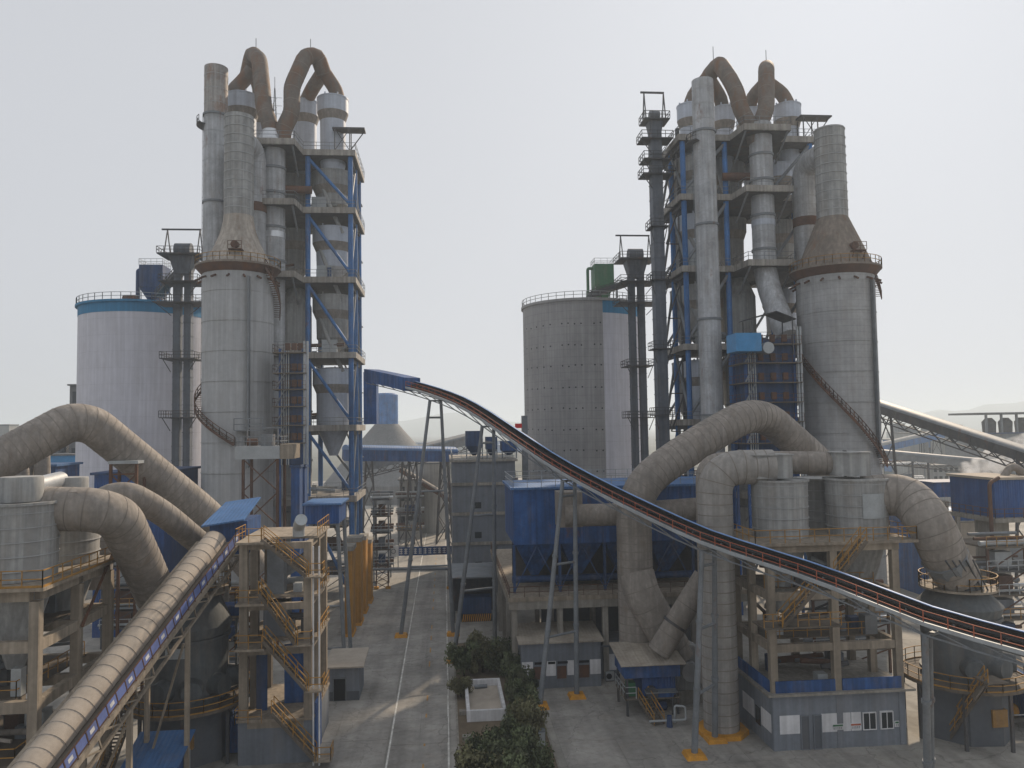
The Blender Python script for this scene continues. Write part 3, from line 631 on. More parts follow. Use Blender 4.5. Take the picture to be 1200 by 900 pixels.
gasduct('brown upright gas duct, right branch of the fork on right tower', [(898, 104, 128), (898, 79, 124), (898, 84, 119.5), (898, 128, 117), (888, 152, 116.9), (888, 168, 116.9)], [[(898, 96, 126.5), (882, 113, 130), (877, 130, 131)], [(898, 96, 126), (917, 110, 125), (925, 126, 124)]], 1.25, 'ductrust', mast=(898, 74, 122.5))
# roof hoists and antenna mast
def roof_hoist(label, px, py, D, z):
    p = plan(at(px, py, D), z); t = thing('roof_hoist', label, 'hoist', p, 'roof hoists'); s = MB()
    for x, y in ((-1.2, -1), (1.2, -1), (1.2, 1), (-1.2, 1)): s.beam(p+V((x, y, 0)), p+V((x, y, 3.6)), .15)
    s.beam(p+V((-1.2, -1, 0)), p+V((1.2, -1, 3.6)), .1); s.beam(p+V((1.2, -1, 0)), p+V((-1.2, -1, 3.6)), .1)
    s.build('frame', 'steeldk', t)
    MB().box(p.x-1.6, p.x+3.6, p.y-1.1, p.y+1.1, p.z+3.6, p.z+3.85).build('jib_platform', 'steeldk', t)
    s = MB(); s.beam(p+V((3.5, 0, 3.6)), p+V((1.2, 0, .4)), .14); s.build('jib_brace', 'steeldk', t)
roof_hoist('dark steel hoist jib at the right edge of left tower roof', 402, 165, 123.5, LEV[5])
roof_hoist('dark steel hoist jib at the right edge of right tower roof', 947, 165, 121.5, LEV[5])
p = plan(at(322, 130, 128), LEV[5]); t = thing('antenna_mast', 'thin lattice antenna mast between the ducts on left tower roof', 'antenna', p); s = MB()
for x, y in ((-.5, -.5), (.5, -.5), (.5, .5), (-.5, .5)): s.beam(p+V((x, y, 0)), p+V((x*.1, y*.1, 13)), .07)
for i in range(7): s.beam(p+V((-.5, -.5, i*1.6)), p+V((.4, -.45, i*1.6+1.5)), .05); s.beam(p+V((-1.2, 0, 3+i*1.4)), p+V((1.2, .1, 3+i*1.4)), .05)
s.build('lattice', 'steel', t); MB().cyl(p+Zu*13, p+Zu*15, .05, 6).build('whip', 'steel', t)

# ================================================================== WASTE HEAT BOILERS (blue boxes with catwalks)
def boiler(label, px0, px1, yt, yb, D, depth, ylev, xd, penthouse=None):
    x0, x1, y0, y1, z0, z1 = bpx(px0, px1, yt, yb, D, depth); t = thing('waste_heat_boiler', label, 'boiler', ((x0+x1)/2, y0+depth/2, 0), 'waste heat boilers')
    MB().box(x0+.6, x1-.3, y0+.9, y1, max(6, z0), z1).build('casing', 'bluedk', t)
    for x in (x0+.5, x1-.4):
        for y in (y0+.7, y1-.2): MB().box(x-.16, x+.16, y-.16, y+.16, 0, z1+.6).build('column', 'blue', t)
    xm = (px0+px1)/2
    for i, py in enumerate(ylev):
        z = zof(xm, py, D)
        MB().box(x0-.3, x1+.2, y0-.5, y0+.85, z, z+.14).build('catwalk', 'grate', t)
        MB().box(x0-.3, x0+.45, y0+.86, y1, z, z+.14).build('catwalk', 'grate', t)
        q = MB(); q.rail([(x0-.3, y1, z+.14), (x0-.3, y0-.5, z+.14), (x1+.2, y0-.5, z+.14)], 1.1, 1.4, .045); q.build('railing', 'rustst', t)
        for j in range(3):
            xx = x0+(x1-x0)*(.3+.22*j); MB().box(xx, xx+.7, y0+.55, y0+.89, z+.5, z+1.5).build('soot_blower', 'rustst', t)
        if i: 
            zp_ = zof(xm, ylev[i-1], D); MB().beam((x0+.1, y0-.3, z+.2), (x0+1.4, y0-.3, zp_), .5, .1).build('ladder', 'steel', t)
    for j in range(4): MB().cyl((x0+.8+j*.32, y0+.3, z0), (x0+.8+j*.32, y0+.3, z1+.3), .09, 8).build('steam_pipe', 'steellt', t)
    for j, xx in enumerate((x1-.1, x1+.35)): MB().cyl((xx, y0+.1, z0-4), (xx, y0+.1, z1+1.6), .16, 10).build('downpipe', 'steellt', t)
    return t
boiler('blue boiler with catwalks between left conditioning tower and its preheater', 323, 357, 413, 545, 108, 4, (414, 438, 457, 477, 499, 520), 0)
tb = boiler('blue boiler with catwalks left of right conditioning tower', 872, 940, 396, 560, 106, 5, (404, 426, 449, 472, 495, 520), 0)
x0, x1, y0, y1, z0, z1 = bpx(862, 893, 390, 414, 103.5, 3.5)
MB().box(x0, x1, y0, y1, z0+.3, z1).build('drum_house', 'bluebri', tb)
MB().cyl((x1+1.2, y0+.5, z0+.8), (x1+1.2, y0+3, z0+.8), .8, 18).build('steam_drum', 'steellt', tb, True)
p = at(905, 372, 106); s = MB().sheet([p+V((-3.6, -1, -.3)), p+V((.2, -1, .7)), p+V((.2, 3, .7)), p+V((-3.6, 3, -.3))], (0, 0, .1)).sheet([p+V((.2, -1, .7)), p+V((3, -1, -.4)), p+V((3, 3, -.4)), p+V((.2, 3, .7))], (0, 0, .1))
s.build('canopy', 'steeldk', tb); 
for x in (-3.2, 2.6):
    for y in (-.6, 2.6): MB().beam(p+V((x, y, -.3)), plan(p+V((x, y, 0)), z0), .14).build('canopy_post', 'steeldk', tb)

# ================================================================== LONG CURVED CONVEYOR and its trestles
PT = [(428, 444, 118), (464, 452, 109), (497, 461, 100.5), (530, 473, 95.2), (557, 488, 90.4), (600, 518, 83.5), (650, 552, 76), (720, 590, 69.6), (818, 637, 63.4), (880, 658, 60), (930, 674, 57.6), (1000, 700, 54.6), (1076, 732, 51.7), (1140, 751, 49.6), (1200, 768, 47.8), (1300, 795, 45), (1500, 850, 40.5)]
pp = [at(*p) for p in PT]
axis_d = (pp[-1]-pp[0]); axis_d.z = 0; axis_d.normalize(); sidev = V((-axis_d.y, axis_d.x, 0))      # to the far side
def lsq(pp):    # the belt runs straight in plan: slide every point along its ray on to one vertical plane
    c0 = sum(((p.x, p.y) for p in pp[2:13]), ()); n = 11; mx = sum(c0[0::2])/n; my = sum(c0[1::2])/n
    sxy = sum((c0[2*i]-mx)*(c0[2*i+1]-my) for i in range(n)); sxx = sum((c0[2*i]-mx)**2 for i in range(n)); syy = sum((c0[2*i+1]-my)**2 for i in range(n))
    th = .5*math.atan2(2*sxy, sxx-syy); d = V((math.cos(th), math.sin(th), 0)); return V((mx, my, 0)), d if d.x > 0 else -d
c0, axis_d = lsq(pp); sidev = V((-axis_d.y, axis_d.x, 0)); sidev = sidev if sidev.y > 0 else -sidev
P2 = []
for (px, py, D) in PT:
    r_ = ray(px, py); tt = (c0-CAM).dot(sidev)/r_.dot(sidev); P2.append(CAM+r_*tt)
P2 = bend(P2, 6, 4)
conv = thing('belt_conveyor', 'long curved belt conveyor with red railing sloping across the middle', 'conveyor', plan(P2[-1], P2[-1].z-1))
W = 1.9
def strip(a, b, o0, o1, z0, z1):          # box that follows the belt between two stations
    return MB().add([p+sidev*o+Zu*z for p in (a, b) for o, z in ((o0, z0), (o1, z0), (o1, z1), (o0, z1))], [(0, 1, 2, 3), (7, 6, 5, 4), (0, 4, 5, 1), (1, 5, 6, 2), (2, 6, 7, 3), (3, 7, 4, 0)])
st = [P2[0]] + [p for p, d in resample(P2, 3.0)]
for i, (a, b) in enumerate(zip(st, st[1:])):
    strip(a, b, -.1, .06, 0, .26).build('edge_beam', 'steellt', conv)
    strip(a, b, W, W+.14, 0, .26).build('edge_beam', 'steellt', conv)
    strip(a, b, .06, W, .04, .14).build('walkway_deck', 'steeldk', conv)
    strip(a, b, .75, W-.1, .45, .55).build('belt', 'belt', conv)
    s = MB(); n = 6
    for k in range(n):                    # open hood over the far half of the belt
        def hp(j): 
            an = PI*.5*j/n; return (W+.1-.55*(1-math.cos(an)), .25+.72*math.sin(an)**.8 if j else .25)
        (o0, z0_), (o1, z1_) = hp(k), hp(k+1)
        s.add([a+sidev*o0+Zu*z0_, b+sidev*o0+Zu*z0_, b+sidev*o1+Zu*z1_, a+sidev*o1+Zu*z1_, a+sidev*(o0+.03)+Zu*(z0_+.03), b+sidev*(o0+.03)+Zu*(z0_+.03), b+sidev*(o1+.03)+Zu*(z1_+.03), a+sidev*(o1+.03)+Zu*(z1_+.03)],
              [(0, 1, 2, 3), (7, 6, 5, 4), (0, 4, 5, 1), (2, 6, 7, 3), (1, 5, 6, 2), (3, 7, 4, 0)])
    s.build('hood_panel', 'hoodin', conv, True)
    strip(a, b, W-.6, W-.4, .965, 1.02).build('hood_cap', 'capblue', conv)
    for q_, zz in ((0, 0), (.5, 0)):
        m_ = a+(b-a)*q_; MB().beam(m_+Zu*.2, m_+Zu*.98, .05).build('railing_post', 'red', conv)
    for h_ in (.5, .96): MB().beam(a+Zu*h_, b+Zu*h_, .045).build('railing_bar', 'red', conv)
    mm = (a+b)/2; s = MB(); s.beam(a+sidev*.1-Zu*.02, b+sidev*.1-Zu*.6, .08); s.beam(a+sidev*(W-.1)-Zu*.6, b+sidev*(W-.1)-Zu*.02, .08); s.beam(a+sidev*.1-Zu*.6, b+sidev*.1-Zu*.6, .1); s.beam(a+sidev*(W-.1)-Zu*.6, b+sidev*(W-.1)-Zu*.6, .1); s.build('under_truss', 'steel', conv, kind='stuff')
    for o in (.75, ): MB().beam(mm+sidev*.8+Zu*.35, mm+sidev*(W-.12)+Zu*.35, .12).build('idler', 'steel', conv)
hd = [p for p in st if (p-st[0]).length < 13]
for a, b in zip(hd, hd[1:]): strip(a, b, -.2, W+.35, -.35, 1.45).build('head_cover', 'blue', conv)
x0, x1, y0, y1, z0, z1 = bpx(426, 441, 436, 497, 118.5, 4)
MB().box(x0, x1, y0, y1, z0, z1).build('head_house', 'blue', conv)
def trestle(label, b1, b2, ptop, htop=.5):
    """two raking tube legs under the belt, from ground pixels b1 and b2"""
    g1, g2 = gz(*b1), gz(*b2)
    mid = (g1+g2)/2; k_ = (mid-c0).dot(axis_d); 
    tops = min(st, key=lambda p: abs((p-c0).dot(axis_d)-((at(ptop[0], ptop[1], 1)-CAM).normalized()*0+c0*0).length-k_)) if ptop is None else min(st, key=lambda p: (proj(p)-V((ptop[0], ptop[1]))).length)
    t = thing('conveyor_trestle', label, 'trestle', plan(mid, 0), 'trestles under the belt conveyor')
    tp = [tops-Zu*.7+sidev*.15, tops-Zu*.7+sidev*(W-.1 if (g1-g2).length > 1.2 else .75)]
    for g_, tt in ((g1, tp[0]), (g2, tp[1])):
        lg = MB().tube([g_+Zu*.35, g_+(tt-g_)*.5, tt], [.27, .24, .2], 14).build('leg', 'steel', t, True)
        for f in (.33, .66):
            q = g_+(tt-g_)*f; MB().tube([q-(tt-g_).normalized()*.12, q+(tt-g_).normalized()*.12], .31, 14).build('leg_flange', 'steel', lg, True)
        MB().add([g_+V((x*.85, y*.85, 0)) for x, y in ((-1, -1), (1, -1), (1, 1), (-1, 1))]+[g_+V((x*.7, y*.7, .36)) for x, y in ((-1, -1), (1, -1), (1, 1), (-1, 1))],
                 [(3, 2, 1, 0), (4, 5, 6, 7), (0, 1, 5, 4), (1, 2, 6, 5), (2, 3, 7, 6), (3, 0, 4, 7)]).build('footing', 'yelblk', t)
    for f in (.3, .62, .93): MB().cyl(g1+(tp[0]-g1)*f, g2+(tp[1]-g2)*f, .13, 10).build('cross_tube', 'steel', t, True)
    MB().beam(tops-Zu*.7, tops+sidev*W-Zu*.7, .3, .2).build('saddle', 'steel', t)
def proj(p):
    d = V(p)-CAM; f = d.dot(Fw); return V((600+FPX*d.dot(Rr)/f, 450-FPX*d.dot(Ur)/f))
trestle('tallest raking tube trestle straddling the road at its left edge', (470, 746), (531, 744), (497, 461))
trestle('raking tube trestle standing just behind the hedge by the road', (532, 775), (580, 768), (560, 490))
trestle('raking tube trestle in front of the small grey and white building', (633, 829), (676, 817), (652, 553))
trestle('raking tube trestle beside the big ringed vertical pipe', (814, 887), (838, 868), (819, 638))
trestle('single file trestle at the right by the frame building corner', (1088, 962), (1091, 958), (1079, 732))

# ================================================================== CENTRE: bag filter house on its concrete deck
ZD = 9.0
x0 = gz(596, 700, ZD).x; yF = gz(650, 699, ZD).y; xE = x0+27; yB = yF+15
dk = thing('concrete_deck', 'raised concrete deck carrying the blue bag filter', 'deck', ((x0+xE)/2, (yF+yB)/2, 0))
MB().box(x0, xE, yF, yB+18, ZD-.45, ZD).build('slab', 'concwarm', dk)
MB().box(x0, xE, yF+.1, yF+.5, ZD-1.3, ZD-.46).build('edge_beam', 'conc', dk)
MB().box(x0+.1, x0+.5, yF+.51, yB+18, ZD-1.3, ZD-.46).build('edge_beam', 'conc', dk)
for i in range(6):
    for j in range(4):
        xx = x0+.6+i*4.9; yy = yF+.7+j*7; MB().box(xx-.3, xx+.3, yy-.3, yy+.3, 0, ZD-.46).build('column', 'conc', dk)
for i in range(3): MB().box(x0+5+i*6.5, x0+11.2+i*6.5, yB-2-.2, yB-2, 0, ZD-1.35).build('back_wall', 'greydk', dk)
s = MB(); s.rail([(x0+.1, yB+18, ZD), (x0+.1, yF+.1, ZD), (xE, yF+.1, ZD)], 1.1, 1.6, .06); s.build('railing', 'rustst', dk)
# bag filter
fx0 = at(592, 600, 86).x+.8; fx1 = fx0+25; fy0, fy1 = yF+2.2, yB-1; fz0, fz1 = 14.2, zof(650, 574, 84)
bf = thing('bag_filter', 'large blue bag filter house with hoppers on the concrete deck', 'bag filter', ((fx0+fx1)/2, (fy0+fy1)/2, ZD))
npan = 10
for i in range(npan):
    a = fx0+(fx1-fx0)*i/npan; b = fx0+(fx1-fx0)*(i+1)/npan
    MB().box(a+.02, b-.02, fy0, fy0+.18, fz0, fz1).build('wall_panel', 'blue', bf)
    MB().box(b-.09, b+.09, fy0-.12, fy0-.001, fz0, fz1).build('stiffener', 'blue', bf)
MB().box(fx0, fx1, fy0+.19, fy1, fz0, fz1-.02).build('housing', 'blue', bf)
MB().box(fx0-.3, fx1+.3, fy0-.3, fy1+.3, fz1+.01, fz1+.25).build('roof', 'blueroof', bf)
for i in range(5):
    a = fx0+5*i; cx_, cy_ = a+2.5, fy0+3
    MB().add([(a+.2, fy0+.2, fz0-.01), (a+4.8, fy0+.2, fz0-.01), (a+4.8, fy0+5.8, fz0-.01), (a+.2, fy0+5.8, fz0-.01), (cx_-.4, cy_-.4, fz0-3.8), (cx_+.4, cy_-.4, fz0-3.8), (cx_+.4, cy_+.4, fz0-3.8), (cx_-.4, cy_+.4, fz0-3.8)],
             [(3, 2, 1, 0), (4, 5, 6, 7), (0, 1, 5, 4), (1, 2, 6, 5), (2, 3, 7, 6), (3, 0, 4, 7)]).build('hopper', 'blue', bf)
    MB().box(a-.14, a+.14, fy0-.02, fy0+.26, ZD, fz0-.02).build('leg', 'bluedk', bf)
    MB().beam((a, fy0+.1, ZD+.2), (a+2.5, fy0+.1, fz0-.2), .12).build('leg_brace', 'bluedk', bf); MB().beam((a+5, fy0+.1, ZD+.2), (a+2.5, fy0+.1, fz0-.2), .12).build('leg_brace', 'bluedk', bf)
MB().box(fx0+.3, fx1-.3, fy0+6.2, fy0+6.35, ZD+.01, fz0-.02).build('shade_sheet', 'steeldk', bf)  # dark sheet added to stand in for the shade behind the hoppers
MB().cyl((fx0, fy0+3, ZD+.9), (fx1, fy0+3, ZD+.9), .4, 12).build('screw_conveyor', 'bluedk', bf, True)
s = MB(); s.rail([(fx0, fy0, fz1+.25), (fx1, fy0, fz1+.25), (fx1, fy1, fz1+.25), (fx0, fy1, fz1+.25)], 1.1, 1.6, .06, closed=True); s.build('railing', 'steellt', bf)
# ducts round the filter
t = pipe('gas_main', 'huge grey bent gas main arching in front of right preheater', 'duct', [plan(at(745, 700, 79), 0), plan(at(745, 700, 79), zof(745, 572, 79)), at(815, 520, 80.5), at(874, 487, 83), at(899, 489, 85), at(975, 556, 89)], 1.78, 'duct', rr=3.6, seam=.8, n=36)
pipe('filter_inlet_duct', 'tan horizontal duct along the front of the blue filter', 'duct', [at(662, 604, 80.5), at(722, 603, 80.5), at(820, 596, 80)], 1.15, 'duct', rr=2, seam=1.2)
x0_, x1_, y0_, y1_, z0_, z1_ = bpx(655, 683, 577, 618, 80.3, 3); MB().box(x0_, x1_, y0_, y1_, z0_, z1_).build('inlet_box', 'duct', bpy.data.objects['filter_inlet_duct'])
pipe('fan_duct', 'broad sloping duct from the upright main down to the blue shed fan', 'duct', [at(746, 672, 77.6), at(752, 695, 77), gz(806, 822)+V((-.6, .8, 4.0))], 1.75, 'duct', rr=1.5, seam=1.6, n=32)
pipe('fan_duct', 'slimmer sloping duct crossing behind the ringed vertical pipe', 'duct', [at(826, 676, 74.3), at(785, 742, 74.2), at(772, 764, 74.2)], 1.1, 'duct', seam=1.6, flange=[at(798, 720, 73.4)])
t = thing('process_fan', 'grey snail shaped fan casing behind the blue shed', 'fan', gz(803, 822))
p = gz(806, 822); c_ = p+V((0, .8, 3.2)); MB().tube([c_+V((0, -1.1, 0)), c_+V((0, 1.1, 0))], 2.3, 30).build('scroll_casing', 'cycl', t, True)
MB().box(c_.x-2.25, c_.x-.2, c_.y-1.0, c_.y+1.0, c_.z, c_.z+3.6).build('outlet', 'cycl', t); MB().box(c_.x-1.6, c_.x+1.6, c_.y-1.4, c_.y+1.4, 0, 1.2).build('plinth', 'conc', t)
MB().cyl(c_+V((0, -1.1, 0)), c_+V((0, -2.2, 0)), .9, 20).build('inlet_cone', 'silver', t, True)
# ringed vertical pipe with elbow to the cyclones
vb = gz(846, 858); rP = mpx(20.5, 67.5)
t = pipe('ringed_pipe', 'thick ringed vertical pipe rising beside the frame building', 'duct', [plan(vb, 0), plan(vb, zof(846, 549, 67.5)), at(905, 547, 69)], rP, 'ringed', rr=2.6, seam=.95, n=36)
MB().prism([(vb.x+2.3*math.cos(a*PI/4+PI/8), vb.y+2.3*math.sin(a*PI/4+PI/8)) for a in range(8)], 0, .4).build('footing', 'yelblk', t)
pipe('upper_gas_duct', 'long tan duct to the far cyclone inlet box at right', 'duct', [plan(at(828, 600, 73), 3), at(828, 546, 73), at(860, 541, 73), at(990, 543, 70.5)], 1.05, 'duct', rr=2.4, seam=1.6, flange=[at(866, 541, 72.4), at(972, 543, 70)])

# small grey and white office under the deck
def hut(name, label, cat, x0, x1, y0, y1, h, roofm, group=None, over=.35, tilt=.0):
    t = thing(name, label, cat, ((x0+x1)/2, (y0+y1)/2, 0), group)
    MB().box(x0, x1, y0, y1, 0, h).build('wall', 'grey', t)
    MB().add([(x0-over, y0-over, h+.01), (x1+over, y0-over, h+.01), (x1+over, y1+over, h+.01+tilt), (x0-over, y1+over, h+.01+tilt), (x0-over, y0-over, h+.16), (x1+over, y0-over, h+.16), (x1+over, y1+over, h+.16+tilt), (x0-over, y1+over, h+.16+tilt)],
             [(3, 2, 1, 0), (4, 5, 6, 7), (0, 1, 5, 4), (1, 2, 6, 5), (2, 3, 7, 6), (3, 0, 4, 7)]).build('roof', roofm, t)
    return t
def opening(t, name, x0, x1, z0, z1, y, m='glass', frame='white', bars=1, dep=.05):
    o = MB().box(x0, x1, y-dep-.02, y-.004, z0, z1).build(name, m, t)
    s = MB(); f = .07
    s.box(x0-f, x0, y-dep-.07, y-.002, z0-f, z1+f).box(x1, x1+f, y-dep-.07, y-.002, z0-f, z1+f).box(x0, x1, y-dep-.07, y-.002, z1, z1+f).box(x0, x1, y-dep-.07, y-.002, z0-f, z0)
    for i in range(bars):
        xx = x0+(x1-x0)*(i+1)/(bars+1); s.box(xx-.03, xx+.03, y-dep-.06, y-dep-.021, z0, z1)
    s.build('frame', frame, o)
    return o
a, b = gz(612, 808), gz(703, 801)
of = hut('office_building', 'small grey office with white band and three openings under the deck', 'building', a.x, b.x, a.y, a.y+5.6, 4.6, 'roof', tilt=.5)
for i, (f0, f1) in enumerate(((0, .14), (.3, .43), (.57, .66), (.86, 1))):
    MB().box(a.x+(b.x-a.x)*f0+.01, a.x+(b.x-a.x)*f1-.01, a.y-.03, a.y-.003, 1.25, 2.75).build('white_panel', 'white', of)
for f0, f1 in ((.15, .29), (.44, .56), (.71, .85)): opening(of, 'doorway', a.x+(b.x-a.x)*f0, a.x+(b.x-a.x)*f1, .95, 2.25, a.y, 'rustst', 'grey', 0)
for f0, f1 in ((.16, .27), (.33, .42), (.45, .58), (.7, .85)): MB().box(a.x+(b.x-a.x)*f0, a.x+(b.x-a.x)*f1, a.y-.05, a.y-.031, 2.45, 2.7).build('vent_strip', 'dark', of)
b2 = hut('lean_to_shed', 'low dark lean-to with pale panel right of the small office', 'shed', b.x+.3, b.x+6.5, a.y+2.2, a.y+6, 3.4, 'grey', tilt=.3)
opening(b2, 'shutter', b.x+.9, b.x+2.6, .9, 2.6, a.y+2.2, 'white', 'grey', 0); opening(b2, 'doorway', b.x+3.2, b.x+4.6, .1, 2.3, a.y+2.2, 'dark', 'grey', 0)
for i in range(3):
    q = plan(V((b.x+1.2+i*1.3, a.y+1.4, 0)), 0); ac = thing('air_conditioner', f'{("left", "middle", "right")[i]} outdoor air conditioner unit in front of the lean-to', 'air conditioner', q, 'outdoor units by the lean-to')
    MB().box(q.x-.45, q.x+.45, q.y-.2, q.y+.2, .1, .95).build('case', 'steellt', ac); MB().cyl((q.x-.1, q.y-.2, .55), (q.x-.1, q.y-.23, .55), .3, 16).build('fan_grille', 'dark', ac)
    MB().box(q.x-.4, q.x+.4, q.y-.15, q.y+.15, 0, .1).build('foot', 'steeldk', ac)

# blue shed with stair in the yard
g0 = gz(745, 846); xs0, ys0 = g0.x, g0.y+1
sh = thing('blue_fan_shed', 'blue equipment shed on legs with dusty tilted roof in the yard', 'shed', (xs0+2.4, ys0+2, 0))
x0, x1, y0, y1 = xs0-.6, xs0+4.6, ys0+.2, ys0+4.4
for x in (x0+.2, x1-.2):
    for y in (y0+.2, y1-.2): MB().box(x-.1, x+.1, y-.1, y+.1, 0, 4.6).build('post', 'steeldk', sh)
MB().box(x0, x1, y0, y1, 1.5, 1.65).build('floor', 'grate', sh)
MB().box(x0+1.7, x1-.3, y0+.5, y1-.3, 1.66, 3.9).build('cabin', 'bluecor', sh)
MB().box(x0+.05, x1-.05, y0, y0+.1, 3.5, 4.7).build('fascia', 'blue', sh); MB().box(x0-.05, x0+.05, y0, y1, 3.5, 4.7).build('fascia', 'blue', sh); MB().box(x1-.05, x1+.05, y0, y1, 3.5, 4.7).build('fascia', 'blue', sh)
for i in range(6):
    xa = x0-.5+(x1-x0+1)*i/6; xb = x0-.5+(x1-x0+1)*(i+1)/6-.03
    MB().add([(x_, y_, z_+dz) for dz in (0, .09) for x_, y_, z_ in ((xa, y0-.6, 4.75), (xb, y0-.6, 4.75), (xb, y1+.5, 5.5), (xa, y1+.5, 5.5))], [(3, 2, 1, 0), (4, 5, 6, 7), (0, 1, 5, 4), (1, 2, 6, 5), (2, 3, 7, 6), (3, 0, 4, 7)]).build('roof_sheet', 'roof', sh)
s = MB(); s.rail([(x0, y1, 1.65), (x0, y0, 1.65), (x0+1.0, y0, 1.65)], 1.05, 1.2, .06); s.build('railing', 'steellt', sh)
stair(sh, (x0+1.2, y0, 1.6), (x0+2.0, y0-2.4, .05), V((1.0, .25, 0)))
MB().box(x0+.3, x0+1.1, y0+.6, y0+1.4, 1.66, 2.9).build('motor_starter', 'green', sh); MB().cyl((x0+2.5, y0-.2, 2.1), (x0+2.5, y0+.49, 2.1), .55, 16).build('motor', 'steeldk', sh, True)
q = gz(775, 838); an = thing('pump_shelter', 'low blue pump shelter with flat roof right of the yellow steps', 'shelter', plan(q, 0))
for x in (-1.1, 1.1):
    for y in (0, 1.8): MB().box(q.x+x-.07, q.x+x+.07, q.y+y-.07, q.y+y+.07, 0, 2.1).build('post', 'steeldk', an)
MB().box(q.x-1.2, q.x+1.2, q.y-.1, q.y+1.9, 1.5, 2.1).build('fascia', 'blue', an); MB().add([(q.x-1.5, q.y-.4, 2.12), (q.x+1.5, q.y-.4, 2.12), (q.x+1.5, q.y+2.2, 2.4), (q.x-1.5, q.y+2.2, 2.4), (q.x-1.5, q.y-.4, 2.2), (q.x+1.5, q.y-.4, 2.2), (q.x+1.5, q.y+2.2, 2.48), (q.x-1.5, q.y+2.2, 2.48)], [(3, 2, 1, 0), (4, 5, 6, 7), (0, 1, 5, 4), (1, 2, 6, 5), (2, 3, 7, 6), (3, 0, 4, 7)]).build('roof', 'steel', an)
MB().cyl((q.x-.6, q.y+.9, .55), (q.x+.7, q.y+.9, .55), .45, 16).build('pump', 'bluedk', an, True); MB().box(q.x-.9, q.x+.9, q.y+.4, q.y+1.4, 0, .2).build('plinth', 'conc', an)
q = gz(784, 851); cp = thing('cooling_pipework', 'bright bent water pipes on the yard beside the pump shelter', 'pipes', plan(q, 0))
MB().tube(bend([q+V((-1.8, 0, .5)), q+V((1.6, 0, .5)), q+V((1.6, .2, 1.6)), q+V((.7, .5, 1.6)), q+V((.7, .5, .1))], .25), .1, 10).build('water_pipe', 'steellt', cp, True)
MB().tube([q+V((0, -.2, 0)), q+V((0, -.2, 1.0))], [.28, .22], 14).build('filter_pot', 'bluedk', cp, True)

# ================================================================== HEDGE AND BASIN
def shrub_mesh(name, seed, n, m):
    r_ = random.Random(seed); s = MB(); cl = [(r_.uniform(-.55, .55), r_.uniform(-.55, .55), r_.uniform(.25, 1.0), r_.uniform(.16, .36)) for _ in range(26)]
    for i in range(n):
        x, y, z, q = r_.choice(cl); u = V((r_.gauss(0, 1), r_.gauss(0, 1), r_.gauss(0, 1))).normalized()*(q*r_.random()**.35)
        p = V((x, y, z))+u*V((1, 1, .9)).length/1.7; nrm = (u.normalized()+V((r_.gauss(0, .7), r_.gauss(0, .7), r_.gauss(0, .7)))).normalized()
        a = nrm.orthogonal().normalized(); b = nrm.cross(a); k_ = r_.uniform(.035, .07); a, b = a*k_*math.cos(i)+b*k_*math.sin(i), (b*math.cos(i)-a*math.sin(i))*k_*.6
        if p.z < .05: p.z = .05+r_.random()*.1
        s.add([p-a, p+b, p+a, p-b], [(0, 1, 2, 3)])
    me = bpy.data.meshes.new(name); me.from_pydata([tuple(v) for v in s.v], [], s.f); me.materials.append(M[m]); return me
def trunk_mesh():
    s = MB(); s.tube([(0, 0, 0), (.03, .02, .3), (0, .04, .7)], [.06, .05, .025], 8)
    for a in range(4): s.tube([(.02, .02, .22+.08*a), (.35*math.cos(a*1.6), .35*math.sin(a*1.6), .6+.06*a)], [.03, .012], 6)
    me = bpy.data.meshes.new('trunk'); me.from_pydata([tuple(v) for v in s.v], [], s.f); me.materials.append(M['bark']); return me
CR = [shrub_mesh(f'crown', 3+i, 5200, ('leaf', 'leaf2', 'leaf')[i]) for i in range(3)]; TR = trunk_mesh()
def shrub(label, pos, wd, h, i, name='shrub', cat='shrub', group='shrubs of the roadside hedge'):
    t = thing(name, label, cat, pos, group); t.rotation_euler.z = R.uniform(0, 6)
    for nm, me in (('crown', CR[i % 3]), ('trunk', TR)):
        o = bpy.data.objects.new(nm, me); COL.objects.link(o); o.parent = t; o.scale = (wd, wd, h)
hedge = [((544, 793), 1.5, 2.5, 'shrub nearest the road at the back end of the hedge'), ((566, 789), 1.7, 2.7, 'second shrub from the road in the back row of the hedge'), ((590, 790), 1.7, 2.6, 'third shrub from the road in the back row of the hedge'), ((611, 799), 1.5, 2.3, 'shrub at the yard side back end of the hedge'),
         ((540, 818), 1.0, 1.3, 'low shrub between the road and the basin'), ((612, 822), 1.35, 2.3, 'shrub right of the far corner of the concrete basin'), ((613, 846), 1.4, 2.4, 'shrub right of the middle of the concrete basin'), ((618, 874), 1.5, 2.5, 'shrub right of the near corner of the concrete basin'),
         ((574, 905), 1.6, 2.2, 'shrub directly in front of the concrete basin'), ((604, 905), 1.7, 2.6, 'shrub beside the electric box at the front of the hedge'), ((566, 940), 1.7, 2.4, 'shrub cut by the lower picture edge on the road side'), ((624, 935), 1.6, 2.6, 'shrub cut by the lower picture edge on the yard side'), ((594, 938), 1.7, 2.5, 'shrub cut by the lower picture edge in the middle')]
for i, (px, wd, h, lb) in enumerate(hedge): shrub('dark green '+lb, plan(gz(*px), .08), wd*1.45, h*1.25, i)
c4 = [gz(551, 846), gz(592, 856), gz(589, 808), gz(549, 812)]
bs = thing('concrete_basin', 'open rectangular concrete basin with white rim inside the hedge', 'basin', plan((c4[0]+c4[2])/2, .1))
X0, X1_, Yb0, Yb1 = c4[0].x, c4[1].x, c4[0].y, c4[2].y; zt = 1.1
